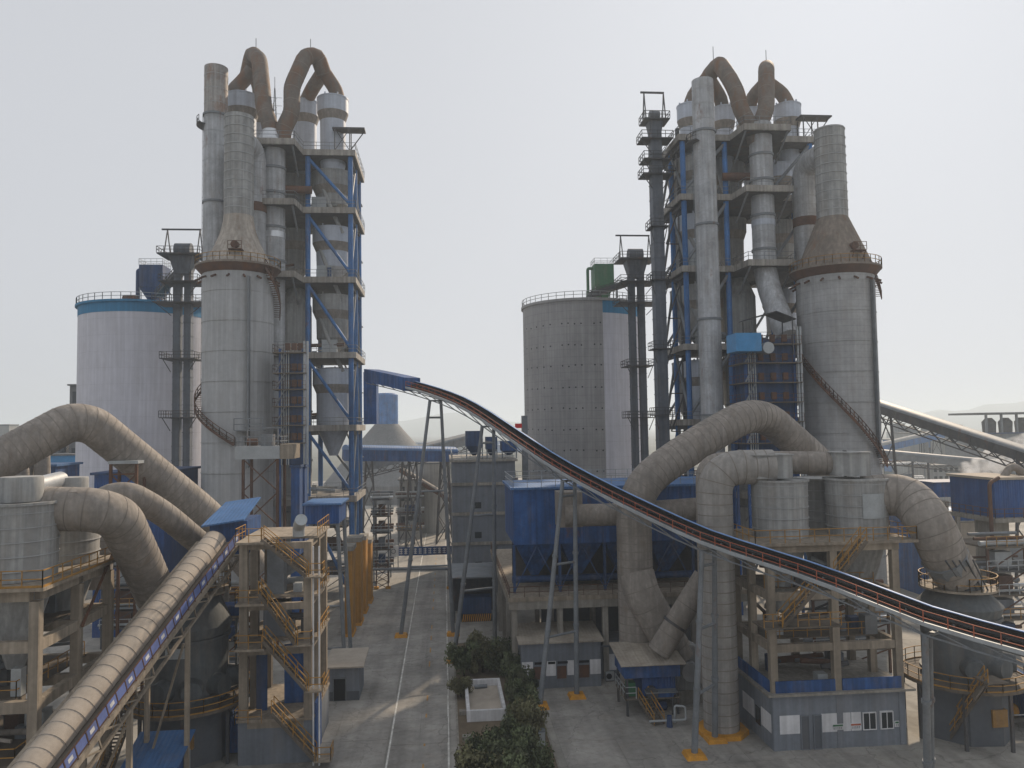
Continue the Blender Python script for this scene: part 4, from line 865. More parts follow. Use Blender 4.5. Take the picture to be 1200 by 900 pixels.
for a in ((X0-.3, X0, Yb0-.3, Yb1+.3), (X1_, X1_+.3, Yb0-.3, Yb1+.3), (X0, X1_, Yb0-.3, Yb0), (X0, X1_, Yb1, Yb1+.3)):
    MB().box(*a, .1, zt).build('side_wall', 'white', bs)
MB().box(X0, X1_, Yb0, Yb1, .1, .45).build('floor', 'sand', bs)
MB().cyl((X0+.7, Yb1-.7, .62), (X0+2.0, Yb1-.6, .62), .2, 12).build('sunken_pipe', 'steel', bs, True)
for px in ((544, 838), (548, 868)):
    q = gz(*px); o = MB().box(q.x-.45, q.x+.45, q.y-.3, q.y+.3, .1, .45).build('concrete_block', 'conc'); tag(o, 'grey concrete block on the bed, ' + ('level with the basin' if px[1] < 850 else 'nearest the camera by the road'), 'block', 'blocks on the planting bed')
q = gz(634, 876); o = thing('electric_box', 'small blue-grey electric box at the hedge edge by the yard', 'box', plan(q, 0)); MB().box(q.x-.35, q.x+.35, q.y-.3, q.y+.3, .15, 1.5).build('case', 'steel', o); MB().box(q.x-.3, q.x+.3, q.y-.33, q.y-.301, .3, 1.35).build('door', 'steellt', o); MB().box(q.x-.4, q.x+.4, q.y-.35, q.y+.35, 0, .15).build('plinth', 'conc', o)

# ================================================================== CONCRETE FRAMES
def frame(t, xs, ys, zs, cw=.6, bh=.8, m='concwarm', skip=()):
    for x in xs:
        for y in ys: MB().box(x-cw/2, x+cw/2, y-cw/2, y+cw/2, 0, zs[-1]-bh).build('column', m, t)
    for z in zs:
        e = .02 if z != zs[-1] else -cw/2
        for y in ys:
            for a, b in zip(xs, xs[1:]): MB().box(a+cw/2+.002 if z != zs[-1] else a-cw/2+.002, b-cw/2-.002 if z != zs[-1] else b-cw/2, y-cw*.4, y+cw*.4, z-bh, z-.01).build('beam', m, t)
        for x in xs:
            for a, b in zip(ys, ys[1:]): MB().box(x-cw*.42, x+cw*.42, a+cw/2+.003, b-cw/2-.003, z-bh+.03, z-.03).build('beam', m, t)
def mill_cyclone(label, c, Rm, z0, zt, zb, group='raw mill cyclones', cap=None, m='cycl', patch=False):
    t = thing('mill_cyclone', label, 'cyclone', V((c[0], c[1], z0)), group)
    MB().solid(c, [(Rm*.97, z0), (Rm, zt-.1), (Rm-.1, zt)], 48).build('barrel', m, t, True)
    MB().ring(c, Rm-.05, Rm+.14, zt-.14, zt+.04, 48).build('top_flange', m, t, True)
    s = MB(); z = z0+.7
    while z < zt-.3: s.ring(c, Rm-.1, Rm+.03, z, z+.05, 48); z += .95
    s.build('seam_rings', 'seamg', t, True, kind='stuff')
    MB().lathe(c, [(Rm*.95, z0-.02), (Rm*.22, zb), (.01, zb)], 40).build('cone', m, t, True)
    if cap:
        dx, dy, r_, h = cap; q = (c[0]+dx, c[1]+dy)
        MB().solid(q, [(r_*.96, zt+.05), (r_, zt+.3), (r_, zt+h-.1), (r_*.97, zt+h)], 36).build('outlet_scroll', m, t, True)
    return t
# ---- left cyclone frame, foreground left
ZL = 17.0
xR_ = gz(43, 690, ZL).x; yA = gz(43, 690, ZL).y; ysL = [yA, yA+5.6, yA+10.8]; xsL = [xR_-13, xR_-6.5, xR_]
fl = thing('cyclone_frame', 'left tan concrete frame under the raw mill cyclones', 'concrete frame', (xR_-6, yA+5, 0), 'raw mill cyclone frames')
frame(fl, xsL, ysL, [5.6, 9.9, 13.7, ZL-.02], .62, .75)
MB().box(xR_-14.5, xR_+.9, yA-1.0, yA+12.2, ZL, ZL+.22).build('top_slab', 'concwarm', fl)
s = MB(); s.rail([(xR_-14.4, yA-.9, ZL+.22), (xR_+.8, yA-.9, ZL+.22), (xR_+.8, yA+12.1, ZL+.22)], 1.1, 1.3, .06, toe=.15); s.build('railing', 'yellow', fl)
for z, ya, yb in ((9.9, 0, 10.8), (5.6, 0, 10.8), (13.7, 3, 10.8)): MB().box(xR_-12.6, xR_-1.4, yA+ya+.4, yA+yb-.4, z-.12, z).build('grating_floor', 'grate', fl)
for z in (9.9, 5.6):
    s = MB(); s.rail([(xR_-12, yA+.5, z), (xR_-1.4, yA+.5, z), (xR_-1.4, yA+10, z)], 1.1, 1.4, .055); s.build('railing', 'yellow', fl)
MB().beam((xR_+.45, yA+5.4, 13.2), (xR_+.45, yA+11.6, ZL+1.6), .16, .16).build('raking_strut', 'rustst', fl)
c1 = at(21, 640, 53.4); mill_cyclone('near left mill cyclone with small round cap, cut by the picture edge', (c1.x, c1.y), 2.5, ZL+.24, zof(21, 588, 53.4), 11.2, cap=(.28, -.2, 1.32, 1.75))
c2 = at(77, 620, 60.0); mill_cyclone('farther left mill cyclone with scroll cap behind the near one', (c2.x, c2.y), 2.4, ZL+.24, zof(77, 588, 60), 11.2, cap=(.2, 0, 1.35, 1.9))
c3 = at(-70, 620, 60.0)
t = pipe('mill_gas_duct', 'thick tan elbow duct curving down from the left cyclones to the mill', 'duct', [at(52, 596, 54.6), at(112, 597, 55.2), at(140, 606, 57), at(168, 664, 62), at(184, 700, 64.5)], 1.55, 'duct', rr=4.5, seam=.9, n=36)
q0, q1 = at(182, 696, 64.4), at(208, 728, 66); MB().tube([q0, q1], [1.75, 1.5], 12).build('louvre_section', 'steellt', t)
x0, x1, y0, y1, z0, z1 = bpx(58, 90, 577, 614, 54.0, 3); MB().box(x0, x1, y0, y1, z0, z1).build('inlet_box', 'duct', t)
pipe('bypass_duct', 'slimmer tan duct sloping behind the elbow to the blue transfer house', 'duct', [plan(at(116, 590, 66), 14), at(118, 584, 66), at(150, 578, 66.5), at(190, 600, 69), at(262, 660, 76)], 1.1, 'duct', rr=3.5, seam=1.0)
pipe('link_duct', 'short silver banded duct joining the two left cyclone caps', 'duct', [at(40, 570, 53.6), at(70, 562, 59.5)], .62, 'silver', seam=0, n=20)
pipe('gas_main', 'huge grey bent gas main arching across the left edge', 'duct', [at(-75, 582, 66), at(20, 528, 70), at(82, 494, 73), at(108, 497, 74.5), at(250, 611, 84), at(300, 668, 87)], 1.82, 'duct', rr=3.6, seam=.75, n=40)
q = at(150, 543, 76); sp = thing('duct_saddle', 'brown braced steel saddle under the left gas main', 'support', plan(q, 0)); s = MB()
for x, y in ((-1.2, -1), (1.2, -1), (1.2, 1), (-1.2, 1)): MB().beam(plan(q+V((x, y, 0)), 0), q+V((x, y, 0)), .25).build('leg', 'rustst', sp)
for k_ in range(3):
    z = q.z-1-k_*2.6; s.beam(plan(q+V((-1.2, -1, 0)), z), plan(q+V((1.2, -1, 0)), z-2.4), .12); s.beam(plan(q+V((1.2, -1, 0)), z), plan(q+V((-1.2, -1, 0)), z-2.4), .12); s.beam(plan(q+V((-1.2, -1, 0)), z), plan(q+V((1.2, -1, 0)), z), .14)
s.build('bracing', 'rustst', sp); MB().box(q.x-1.4, q.x+1.4, q.y-1.2, q.y+1.2, q.z, q.z+.3).build('cap_plate', 'steellt', sp)

# ---- left covered gallery in the foreground
A_, B_ = at(20, 925, 43.5), at(252, 634, 67)
gal = thing('covered_gallery', 'foreground conveyor under a half round cover tinted sunlit tan, rising to the blue house', 'conveyor', plan(A_, 0))
d = (B_-A_); Lg = d.length; dn = d.normalized(); sd = dn.cross(Zu).normalized(); un = sd.cross(dn); rG = 1.0
n = 26
for i in range(n):
    a = A_+dn*(Lg*i/n); b = A_+dn*(Lg*(i+1)/n-.004); s = MB(); k_ = 14; rr_ = rG+(.006 if i % 2 else 0)
    vs_ = [p+sd*(math.cos(PI*j/k_)*r2)+un*(math.sin(PI*j/k_)*r2) for p in (a, b) for r2 in (rr_, rr_-.06) for j in range(k_+1)]; m_ = k_+1
    fs = [(j, j+1, 2*m_+j+1, 2*m_+j) for j in range(k_)]+[(3*m_+j, 3*m_+j+1, m_+j+1, m_+j) for j in range(k_)]+[(m_+j, m_+j+1, j+1, j) for j in range(k_)]+[(2*m_+j, 2*m_+j+1, 3*m_+j+1, 3*m_+j) for j in range(k_)]
    s.add(vs_, fs).build('cover_panel', 'cover', gal, True)
    s = MB(); s.tube([b+sd*(math.cos(PI*j/12)*(rG+.03))+un*(math.sin(PI*j/12)*(rG+.01)) for j in range(13)], .014, 6); s.build('cover_rib', 'duct', gal, True)
def gbar(o, z, wd, h, nm, m): return MB().add([p+sd*(o+x*wd/2)+un*(z+y*h/2) for p in (A_, B_) for x, y in ((-1, -1), (1, -1), (1, 1), (-1, 1))], [(0, 1, 2, 3), (7, 6, 5, 4), (0, 4, 5, 1), (1, 5, 6, 2), (2, 6, 7, 3), (3, 7, 4, 0)]).build(nm, m, gal)
gbar(-1.5, -.12, .3, .2, 'side_beam', 'concwarm'); gbar(.35, -.12, 3.6, .08, 'deck', 'grate'); gbar(2.2, -.2, .2, .35, 'side_beam', 'concwarm')
gbar(-1.3, -1.5, .2, .2, 'bottom_chord', 'steel'); gbar(2.0, -1.5, .2, .2, 'bottom_chord', 'concwarm'); gbar(2.2, .95, .07, .07, 'top_rail', 'rustst'); gbar(2.2, .12, .07, .07, 'bottom_rail', 'rustst')
npn = 24
for i in range(npn):
    a = A_+dn*(Lg*(i+.06)/npn)+sd*2.2; b = A_+dn*(Lg*(i+.94)/npn)+sd*2.2
    MB().add([p+un*z+sd*o for p in (a, b) for o, z in ((-.02, .2), (.02, .2), (.02, .88), (-.02, .88))], [(0, 1, 2, 3), (7, 6, 5, 4), (0, 4, 5, 1), (1, 5, 6, 2), (2, 6, 7, 3), (3, 7, 4, 0)]).build('side_panel', 'panelblue', gal)
    if i % 2:
        m_ = (a+b)/2+sd*.024; e_ = dn*.22; MB().add([m_-e_+un*.4, m_+e_+un*.4, m_+e_+un*.68, m_-e_+un*.68], [(0, 1, 2, 3)]).build('pale_print', 'white', gal)
    c_ = A_+dn*(Lg*i/npn)+sd*2.2; MB().beam(c_-un*.2, c_+un*1.0, .07).build('panel_post', 'rustst', gal)
s = MB()
for i in range(12):
    a = A_+dn*(Lg*i/12); b = A_+dn*(Lg*(i+1)/12)
    for o in (-1.3, 2.0): s.beam(a+sd*o-un*.2, b+sd*o-un*1.5, .1); s.beam(b+sd*o-un*.2, b+sd*o-un*1.5, .1)
s.build('truss_web', 'concwarm', gal, kind='stuff')
for f in (.3, .62):
    c_ = A_+d*f
    for o in (-1.2, 1.9):
        p = c_+sd*o-un*1.5; MB().box(p.x-.16, p.x+.16, p.y-.16, p.y+.16, 0, p.z).build('trestle_leg', 'concwarm', gal)
    MB().beam(plan(c_+sd*-1.2, 1), plan(c_+sd*1.9, (c_-un*1.5).z-1), .14).build('trestle_brace', 'concwarm', gal)
# transfer house at its head
x0, x1, y0, y1, z0, z1 = bpx(246, 276, 603, 650, 68.5, 5)
th = thing('transfer_house', 'small blue transfer house with pale blue roof at the gallery head', 'building', ((x0+x1)/2, y0+2, 0))
MB().box(x0, x1+1, y0, y1, z0, z1-.6).build('wall', 'blue', th)
MB().add([(x_, y_, z_+dz) for dz in (0, .14) for x_, y_, z_ in ((x0-.5, y0-.8, z1-1.0), (x1+.9, y0-.8, z1-.5), (x1+.9, y1+.4, z1+.9), (x0-.1, y1+.4, z1+.5))], [(3, 2, 1, 0), (4, 5, 6, 7), (0, 1, 5, 4), (1, 2, 6, 5), (2, 3, 7, 6), (3, 0, 4, 7)]).build('roof', 'blueroof', th)
for x in (x0+.2, x1+.6):
    for y in (y0+.3, y1-.3): MB().box(x-.2, x+.2, y-.2, y+.2, 0, z0).build('leg', 'conc', th)

# ---- stair tower of the left mill
fl2 = at(286, 700, 64); fr2 = at(360, 700, 64); xa, xb = fl2.x, fr2.x; yf = fl2.y; LV = [zof(320, y_, 64) for y_ in (842, 756, 704, 633)]
st_t = thing('stair_tower', 'tan concrete stair tower with yellow railed flights left of the road', 'stair tower', ((xa+xb)/2, yf+4, 0))
for x, y in ((xa, yf), (xa+.2, yf+2.8), (xa+.2, yf+8), (xb, yf), (xb, yf+8), (xb, yf+4)): MB().box(x-.32, x+.32, y-.32, y+.32, LV[0]-.2 if True else 0, LV[3]-.2).build('column', 'concwarm', st_t)
MB().box(xa-.4, xb+.4, yf-.2, yf+8.3, 0, LV[0]-.21).build('base_wall', 'grey', st_t)
for i, z in enumerate(LV):
    MB().box(xa-.5, xb+.5, yf+1.8 if i else yf-.4, yf+8.5, z-.2, z).build('floor_slab', 'concwarm', st_t)
    if i: MB().box(xa-.4, xa+1.9, yf-1.3, yf+1.79, z-.18, z).build('landing', 'concwarm', st_t)
    for y in (yf, yf+8): MB().box(xa+.33, xb-.33, y-.22, y+.22, z-.75, z-.21).build('beam', 'concwarm', st_t)
    for x in (xa+.2, xb): MB().box(x-.2, x+.2, yf+.4, yf+7.6, z-.74, z-.22).build('beam', 'concwarm', st_t)
    s = MB(); s.rail([(xa-.4, yf+2, z), (xa-.4, yf-1.2, z), (xa+1.7, yf-1.2, z)], 1.1, 1.1, .055); s.build('railing', 'yellow', st_t); s = MB(); s.rail([(xb+.45, yf+2, z), (xb+.45, yf+8.4, z)], 1.1, 1.3, .055); s.build('railing', 'yellow', st_t)
for top, bot in (((306, 633), (359, 676)), ((303, 696), (346, 756)), ((308, 752), (359, 810)), ((318, 836), (369, 892))):
    a, b = at(*top, 62.9), at(*bot, 62.9); stair(st_t, a, b, V((0, .95, 0)))
    MB().box(b.x-.1, b.x+1.3, b.y-.1, b.y+1.4, b.z-.12, b.z).build('landing', 'concwarm', st_t)
    s = MB(); s.rail([(b.x+.2, b.y-.05, b.z), (b.x+1.25, b.y-.05, b.z), (b.x+1.25, b.y+1.35, b.z)], 1.05, .9, .055); s.build('railing', 'yellow', st_t)
for px in (367, 374): 
    a = at(px, 700, 63.6); MB().cyl(plan(a, 0), plan(a, zof(px, 640, 63.6)), .07, 8).build('drain_pipe', 'white', st_t)
MB().box(xb+.42, xb+.6, yf+.4, yf+3.0, .3, LV[0]+.9).build('blue_shutter', 'blue', st_t)
MB().box(xa+.6, xa+1.5, yf+1.7, yf+1.79, LV[0]+.02, LV[1]-.8).build('blue_door', 'bluedk', st_t); MB().box(xa+2.6, xb-.5, yf+3.2, yf+3.3, LV[0]+.02, LV[1]-.9).build('blue_door', 'blue', st_t)
MB().box(xa+1.3, xa+2.7, yf+2.4, yf+3.8, LV[2]+.02, LV[3]-.8).build('chute', 'steel', st_t); MB().box(xa+1.0, xa+3.0, yf+2.4, yf+4.4, LV[1]+.02, LV[2]-.8).build('chute', 'grey', st_t)
for i in range(3): MB().beam((xa+1+i*.5, yf+4.5, LV[2]+.5+i*.5), (xb-.6, yf+5.5, LV[2]+2.4+i*.4), .5, .4).build('screw_chute', 'steel', st_t)
pipe('screen_blower', 'short fan trunk with round cowl on the stair tower roof', 'fan', [plan(at(350, 632, 66), LV[3]), at(350, 617, 66), at(353, 609, 64.6)], .5, 'steellt', seam=0, rr=.6, n=16)
# cross-braced silo-top platform behind it
x0, x1, y0, y1, z0, z1 = bpx(276, 327, 523, 538, 96, 5)
ep = thing('elevator_platform', 'grey railed platform on steel legs in front of left conditioning tower', 'platform', ((x0+x1)/2, y0+2.5, 0))
MB().box(x0, x1, y0, y1, z0, z1).build('deck', 'steellt', ep); MB().box(x1+.005, x1+1.6, y0+.2, y1, z0-.05, z1+.2).build('stair_head', 'concwarm', ep)
for x in (x0+.9, x1-.3):
    for y in (y0+.4, y1-.4): MB().box(x-.16, x+.16, y-.16, y+.16, 0, z0).build('leg', 'rustst', ep)
for k_ in range(4):
    z = z0-k_*4.2; MB().beam((x0+.9, y0+.3, z), (x1-.3, y0+.3, z-4), .14).build('brace', 'rustst', ep); MB().beam((x1-.3, y0+.3, z), (x0+.9, y0+.3, z-4), .14).build('brace', 'rustst', ep)
s = MB(); s.rail([(x0, y0, z1), (x1, y0, z1), (x1, y1, z1), (x0, y1, z1)], 1.2, 1.6, .07, closed=True); s.build('railing', 'steel', ep)
MB().box(x0+2.9, x0+4.4, y0+.8, y0+2.2, z1, z1+1.5).build('drive_unit', 'steel', ep); MB().cyl((x0+1.2, y0+1.2, z1+.5), (x0+2.4, y0+1.2, z1+.5), .45, 14).build('motor', 'rustst', ep, True)
s = MB()
for x in (x0+1, x1-.6): s.beam((x, y0+2, z1), (x, y0+2, z1+2.3), .14)
s.beam((x0+.6, y0+2, z1+2.3), (x1-.2, y0+2, z1+2.3), .18); s.build('hoist_frame', 'steel', ep)
# blue transport casing and shed between tower and stair tower
x0, x1, y0, y1, z0, z1 = bpx(358, 397, 592, 614, 84, 6)
bh = thing('blue_pump_house', 'blue boxy house on grey tube legs beside the left tower foot', 'building', ((x0+x1)/2, y0+3, 0))
MB().box(x0, x1, y0, y1, z0, z1).build('wall', 'bluecor', bh); MB().box(x0-.3, x1+.3, y0-.3, y1+.3, z1+.01, z1+.2).build('roof', 'blueroof', bh)
for fx, fy, sl_ in ((.15, .3, 0), (.95, .3, .35), (.95, 5.6, .35), (.15, 5.6, 0)):
    xx = x0+(x1-x0)*fx; MB().tube([(xx+sl_*2.2, y0+fy, 0), (xx, y0+fy, z0)], .22, 12).build('leg', 'steel', bh, True)
for z in (3.5, 8): MB().cyl((x0+.6, y0+.3, z), (x1+.3, y0+.3, z), .12, 8).build('cross_tube', 'steel', bh, True)
for i, (px, D) in enumerate(((346, 96), (352, 99))):
    x0, x1, y0, y1, z0, z1 = bpx(px-5, px+5, 545, 640, D, 2); o = thing('steel_chute', f'{("near", "far")[i]} tall blue steel chute at the foot of left preheater', 'chute', ((x0+x1)/2, y0+1, 0), 'blue chutes at the left tower foot'); MB().box(x0, x1, y0, y1, 0, z1).build('casing', 'blue', o); MB().box(x0-.15, x1+.15, y0-.15, y1+.15, z1-.3, z1).build('flange', 'bluedk', o)
# kiln piers painted yellow
for i, (pb, wpx, yt) in enumerate((((409, 746), 9, 640), ((415, 733), 16, 630), ((425, 719), 8, 628), ((432, 707), 6, 632))):
    q = gz(*pb); D = (q-CAM).dot(Fh); hw = mpx(wpx/2, D); zt_ = zof(pb[0], yt, D)
    o = thing('kiln_pier', f'{("first", "second", "third", "farthest")[i]} yellow painted pier in the row by the road', 'pier', plan(q, 0), 'yellow piers along the road'); MB().box(q.x-hw, q.x+hw, q.y-.3, q.y+3.0, 0, zt_-.6).build('shaft', 'yelwall', o); MB().box(q.x-hw-.12, q.x+hw+.12, q.y-.42, q.y+3.12, zt_-.59, zt_).build('cap', 'conc', o); MB().box(q.x-hw-.1, q.x+hw+.1, q.y-.4, q.y+3.1, 0, .4).build('foot', 'yelblk', o)
# roadside hut
a, b = gz(386, 822), gz(421, 820)
h_ = hut('roadside_hut', 'small grey hut with pale flat roof left of the road', 'hut', a.x, b.x, a.y, a.y+4.6, 3.3, 'sand', over=.5, tilt=.3)
MB().box(a.x+.01, b.x+.02, a.y-.03, a.y-.003, .02, .9).build('dado', 'greydk', h_)
opening(h_, 'door', a.x+.45, a.x+1.6, .05, 2.2, a.y-.03, 'dark', 'steel', 0)

# ================================================================== VERTICAL ROLLER MILLS
def roller_mill(label, c, Rm, zb, zt, ztop, rtop, stair_pts, gr):
    t = thing('roller_mill', label, 'mill', plan(c, 0), gr)
    MB().prism([(c.x+Rm*1.15*math.cos(a*PI/4+.3), c.y+Rm*1.15*math.sin(a*PI/4+.3)) for a in range(8)], 0, zb-.25).build('pedestal', 'greydk', t)
    MB().ring(c, .1, Rm*1.62, zb-.24, zb, 40).build('service_deck', 'grate', t)
    s = MB(); s.rail([(c.x+Rm*1.6*math.cos(a*PI/12), c.y+Rm*1.6*math.sin(a*PI/12), zb) for a in range(24)], 1.1, 1.4, .06, toe=.12, closed=True); s.build('railing', 'yellow', t)
    for i in range(8):
        a = i*PI/4+.2; MB().box(c.x+Rm*1.5*math.cos(a)-.12, c.x+Rm*1.5*math.cos(a)+.12, c.y+Rm*1.5*math.sin(a)-.12, c.y+Rm*1.5*math.sin(a)+.12, 0, zb-.25).build('deck_post', 'steeldk', t)
    MB().lathe(c, [(Rm, zb), (Rm, zt)], 40).build('grinding_casing', 'mill', t, True)
    for z in (zb+.4, zt-.3): MB().ring(c, Rm-.05, Rm+.2, z, z+.25, 40).build('casing_flange', 'mill', t, True)
    for i in range(4):
        a = rad(-110+i*40); p = V((c.x+Rm*math.cos(a), c.y+Rm*math.sin(a), zb+1.4)); d_ = V((math.cos(a), math.sin(a), 0))
        MB().tube([p-d_*.3, p+d_*.9], [1.0, .8], 16).build('roller_cover', 'mill', t, True)
    MB().lathe(c, [(Rm*1.02, zt), (Rm*1.1, zt+.8), (rtop, ztop)], 40).build('separator_cone', 'mill', t, True)
    MB().ring(c, rtop-.1, rtop+1.0, ztop, ztop+.18, 36).build('top_deck', 'concwarm', t)
    s = MB(); s.rail([(c.x+(rtop+.95)*math.cos(a*PI/10), c.y+(rtop+.95)*math.sin(a*PI/10), ztop+.18) for a in range(20)], 1.1, 1.4, .06, closed=True); s.build('railing', 'yellow', t)
    MB().solid(c, [(rtop*.9, ztop+.19), (rtop*.55, ztop+1.5)], 30).build('top_cowl', 'mill', t, True)
    for i in range(3):
        a = rad(-75+i*30); p = V((c.x+(Rm+.02)*math.cos(a), c.y+(Rm+.02)*math.sin(a), 0)); 
    MB().box(c.x-.9, c.x+.6, c.y-Rm-.16, c.y-Rm+.4, zt-1.3, zt-.5).build('name_plate', 'steellt', t)
    MB().box(c.x+.1, c.x+1.4, c.y-Rm*1.07-.2, c.y-Rm*1.07+.5, 1.6, 3.0).build('inspection_cage', 'yellow', t)
    for a, b, wv in stair_pts: stair(t, a, b, wv)
    return t
cm1 = plan(at(222, 800, 66.5), 0); zb1 = 4.7
roller_mill('left grey roller mill below the covered gallery', cm1, 3.1, zb1, 10.0, 13.4, 2.3, [((cm1.x-4.3, cm1.y-2.9, zb1), (cm1.x-4.9, cm1.y-6.0, .6), V((.9, 0, 0)))], 'vertical roller mills')
cm2 = plan(at(1125, 740, 68.5), 0); zb2 = 4.9
pa = gz(1112, 868); 
roller_mill('right grey roller mill under the end of the belt conveyor', cm2, 3.1, zb2, zof(1125, 728, 65.5), zof(1125, 690, 68), 2.1, [(at(1158, 800, 61.5), plan(pa, .1), V((.35, .85, 0)))], 'vertical roller mills')
q = at(1158, 800, 61.5); stt = bpy.data.objects['roller_mill.001']; MB().box(q.x-.1, q.x+1.6, q.y-.1, q.y+1.6, q.z-.12, q.z).build('stair_landing', 'grate', stt); MB().beam((q.x-.6, q.y+1.0, zb2), (q.x+.3, q.y+.6, q.z), .9, .12).build('upper_flight', 'grate', stt)
# blue corrugated sheds by the mills
def shed(label, P, wx, wy, h, slope, tx=0):
    t = thing('blue_shed', label, 'shed', P, 'blue corrugated sheds'); x0, y0 = P.x, P.y
    for x in (x0, x0+wx):
        for y in (y0, y0+wy): MB().box(x-.07, x+.07, y-.07, y+.07, 0, h-.1).build('post', 'steellt', t)
    MB().box(x0, x0+wx, y0+wy-.05, y0+wy, 0, h-.1).build('back_sheet', 'bluecor', t); MB().box(x0+wx-.05, x0+wx, y0, y0+wy, 0, h-.1).build('side_sheet', 'bluecory', t)
    MB().beam((x0, y0, h*.45), (x0+wx, y0, h*.45), .08).build('rail', 'steellt', t)
    k_ = 6
    for i in range(k_):
        xa_ = x0-.4+(wx+.8)*i/k_; xb_ = x0-.4+(wx+.8)*(i+1)/k_-.02
        MB().add([(x_, y_, z_+dz) for dz in (0, .06) for x_, y_, z_ in ((xa_, y0-.5, h), (xb_, y0-.5, h), (xb_, y0+wy+.3, h+slope), (xa_, y0+wy+.3, h+slope))], [(3, 2, 1, 0), (4, 5, 6, 7), (0, 1, 5, 4), (1, 2, 6, 5), (2, 3, 7, 6), (3, 0, 4, 7)]).build('roof_sheet', 'blueroof', t)
    return t
P = plan(at(150, 878, 56.5), 0); shed('blue lean-to shed below the left roller mill', P, 3.3, 3.0, 3.1, 1.2)
P = plan(gz(1163, 862), 0); shed('blue lean-to shed at the right picture edge', P, 5.0, 4.0, 3.6, .8)
P = gz(1175, 850); o = thing('motor_set', 'orange tipped motor under the right edge shed', 'motor', plan(P, 0)); MB().cyl(P+V((.5, 1, .9)), P+V((2.0, 1, .9)), .55, 18).build('motor_body', 'yelblk', o, True); MB().box(P.x, P.x+2.6, P.y+.4, P.y+1.6, 0, .35).build('bed_plate', 'conc', o)
x0, x1, y0, y1, z0, z1 = bpx(262, 282, 848, 880, 66, 2.5); o = thing('blue_container', 'dark blue steel bin between left mill and stair tower', 'bin', ((x0+x1)/2, y0+1, 0)); MB().box(x0, x1, y0, y1, .15, 3).build('body', 'blue', o); MB().box(x0-.08, x1+.08, y0-.08, y1+.08, 3, 3.15).build('rim', 'bluedk', o); MB().box(x0+.2, x1-.2, y0+.2, y1-.2, 0, .15).build('skid', 'steeldk', o)
# blue box ducts hung at the back of the mill
for i, (a, b, c_, d_) in enumerate(((246, 282, 711, 722), (240, 268, 740, 750))):
    x0, x1, y0, y1, z0, z1 = bpx(a, b, c_, d_, 70, 2); o = thing('feed_chute', f'{("upper", "lower")[i]} blue feed chute behind the left roller mill', 'chute', ((x0+x1)/2, y0+1, z0), 'blue feed chutes'); MB().box(x0, x1, y0, y1, z0, z1).build('trough', 'blue', o); MB().box(x0-.1, x1+.1, y0-.1, y1+.1, z0-.15, z0-.002).build('sill', 'concwarm', o); MB().box(x0+.4, x0+.6, y0+.4, y0+.6, 0, z0-.16).build('post', 'steel', o); MB().box(x1-.6, x1-.4, y0+.4, y0+.6, 0, z0-.16).build('post', 'steel', o)

# ================================================================== RIGHT FRAME BUILDING
n0, n1 = gz(906, 880), gz(1064, 873); xa, xb = n0.x, n1.x; yf = (n0.y+n1.y)/2; dep = 8.2; ybk = yf+dep; xm = (xa+xb)/2; cw = .6
zz = [zof(985, y_, 63.8) for y_ in (817, 765, 703, 645)]
fb = thing('cyclone_frame', 'right tan concrete frame on a grey ground floor with blue parapet', 'concrete frame', ((xa+xb)/2, yf+4, 0), 'raw mill cyclone frames')
MB().box(xa, xb, yf, ybk, 0, zz[0]-.2).build('ground_floor_wall', 'grey', fb)
for f0, f1 in ((.02, .20), (.36, .58), (.585, .66), (.80, .90), (.975, 1.0)): MB().box(xa+(xb-xa)*f0, xa+(xb-xa)*f1, yf-.03, yf-.003, 1.35, 2.85).build('white_panel', 'white', fb)
MB().box(xa-.03, xa-.003, yf+.3, yf+2.3, 1.35, 2.85).build('white_panel', 'white', fb); MB().box(xa-.03, xa-.003, yf+3.8, yf+6.4, 1.35, 2.85).build('white_panel', 'white', fb); MB().box(xa-.05, xa-.004, yf+2.5, yf+3.5, 1.1, 2.6).build('side_window', 'glass', fb)
for f0, f1 in ((.21, .265), (.305, .355)): opening(fb, 'door', xa+(xb-xa)*f0, xa+(xb-xa)*f1, .08, 2.75, yf, 'greydk', 'grey', 0)
for f0, f1 in ((.665, .755), (.80, .885)): opening(fb, 'window', xa+(xb-xa)*f0+.1, xa+(xb-xa)*f1+.1, 1.45, 2.75, yf-.03, 'glass', 'white', 1)
for f, m_, nm in ((.44, 'green', 'a'), (.575, 'red', 'b'), (.91, 'green', 'c')):
    x_ = xa+(xb-xa)*f; w_ = .95 if nm != 'c' else .4; o = MB().box(x_, x_+w_, yf-.07, yf-.035, 1.5, 1.98).build('notice_board', 'white', fb); MB().box(x_+.05, x_+w_-.05, yf-.085, yf-.071, 1.78, 1.93).build('heading_strip', m_, o)
    s = MB()
    for r_ in range(2):
        for k_ in range(5 if nm != 'c' else 2): s.box(x_+.08+k_*.16, x_+.19+k_*.16, yf-.085, yf-.071, 1.56+r_*.1, 1.61+r_*.1)
    s.build('print', 'greydk', o, kind='stuff')
MB().box(xa-.5, xb+.7, yf-.5, ybk+.4, zz[0]-.19, zz[0]).build('ledge_slab', 'conc', fb)
for x0_, x1_ in ((xa+.32, xm-.32), (xm+.32, xb-.32)): MB().box(x0_, x1_, yf-.12, yf+.02, zz[0]+.002, zz[0]+.95).build('parapet', 'blue', fb)
MB().box(xa-.12, xa+.02, yf+.35, ybk-.3, zz[0]+.002, zz[0]+.95).build('parapet', 'blue', fb)
for x in (xa+.3, xm, xb-.3):
    for y in (yf+.3, yf+4.3, ybk-.3):
        if x == xm and y == yf+4.3: continue
        MB().box(x-cw/2, x+cw/2, y-cw/2, y+cw/2, zz[0]+.001, zz[3]-.35).build('column', 'concwarm', fb)
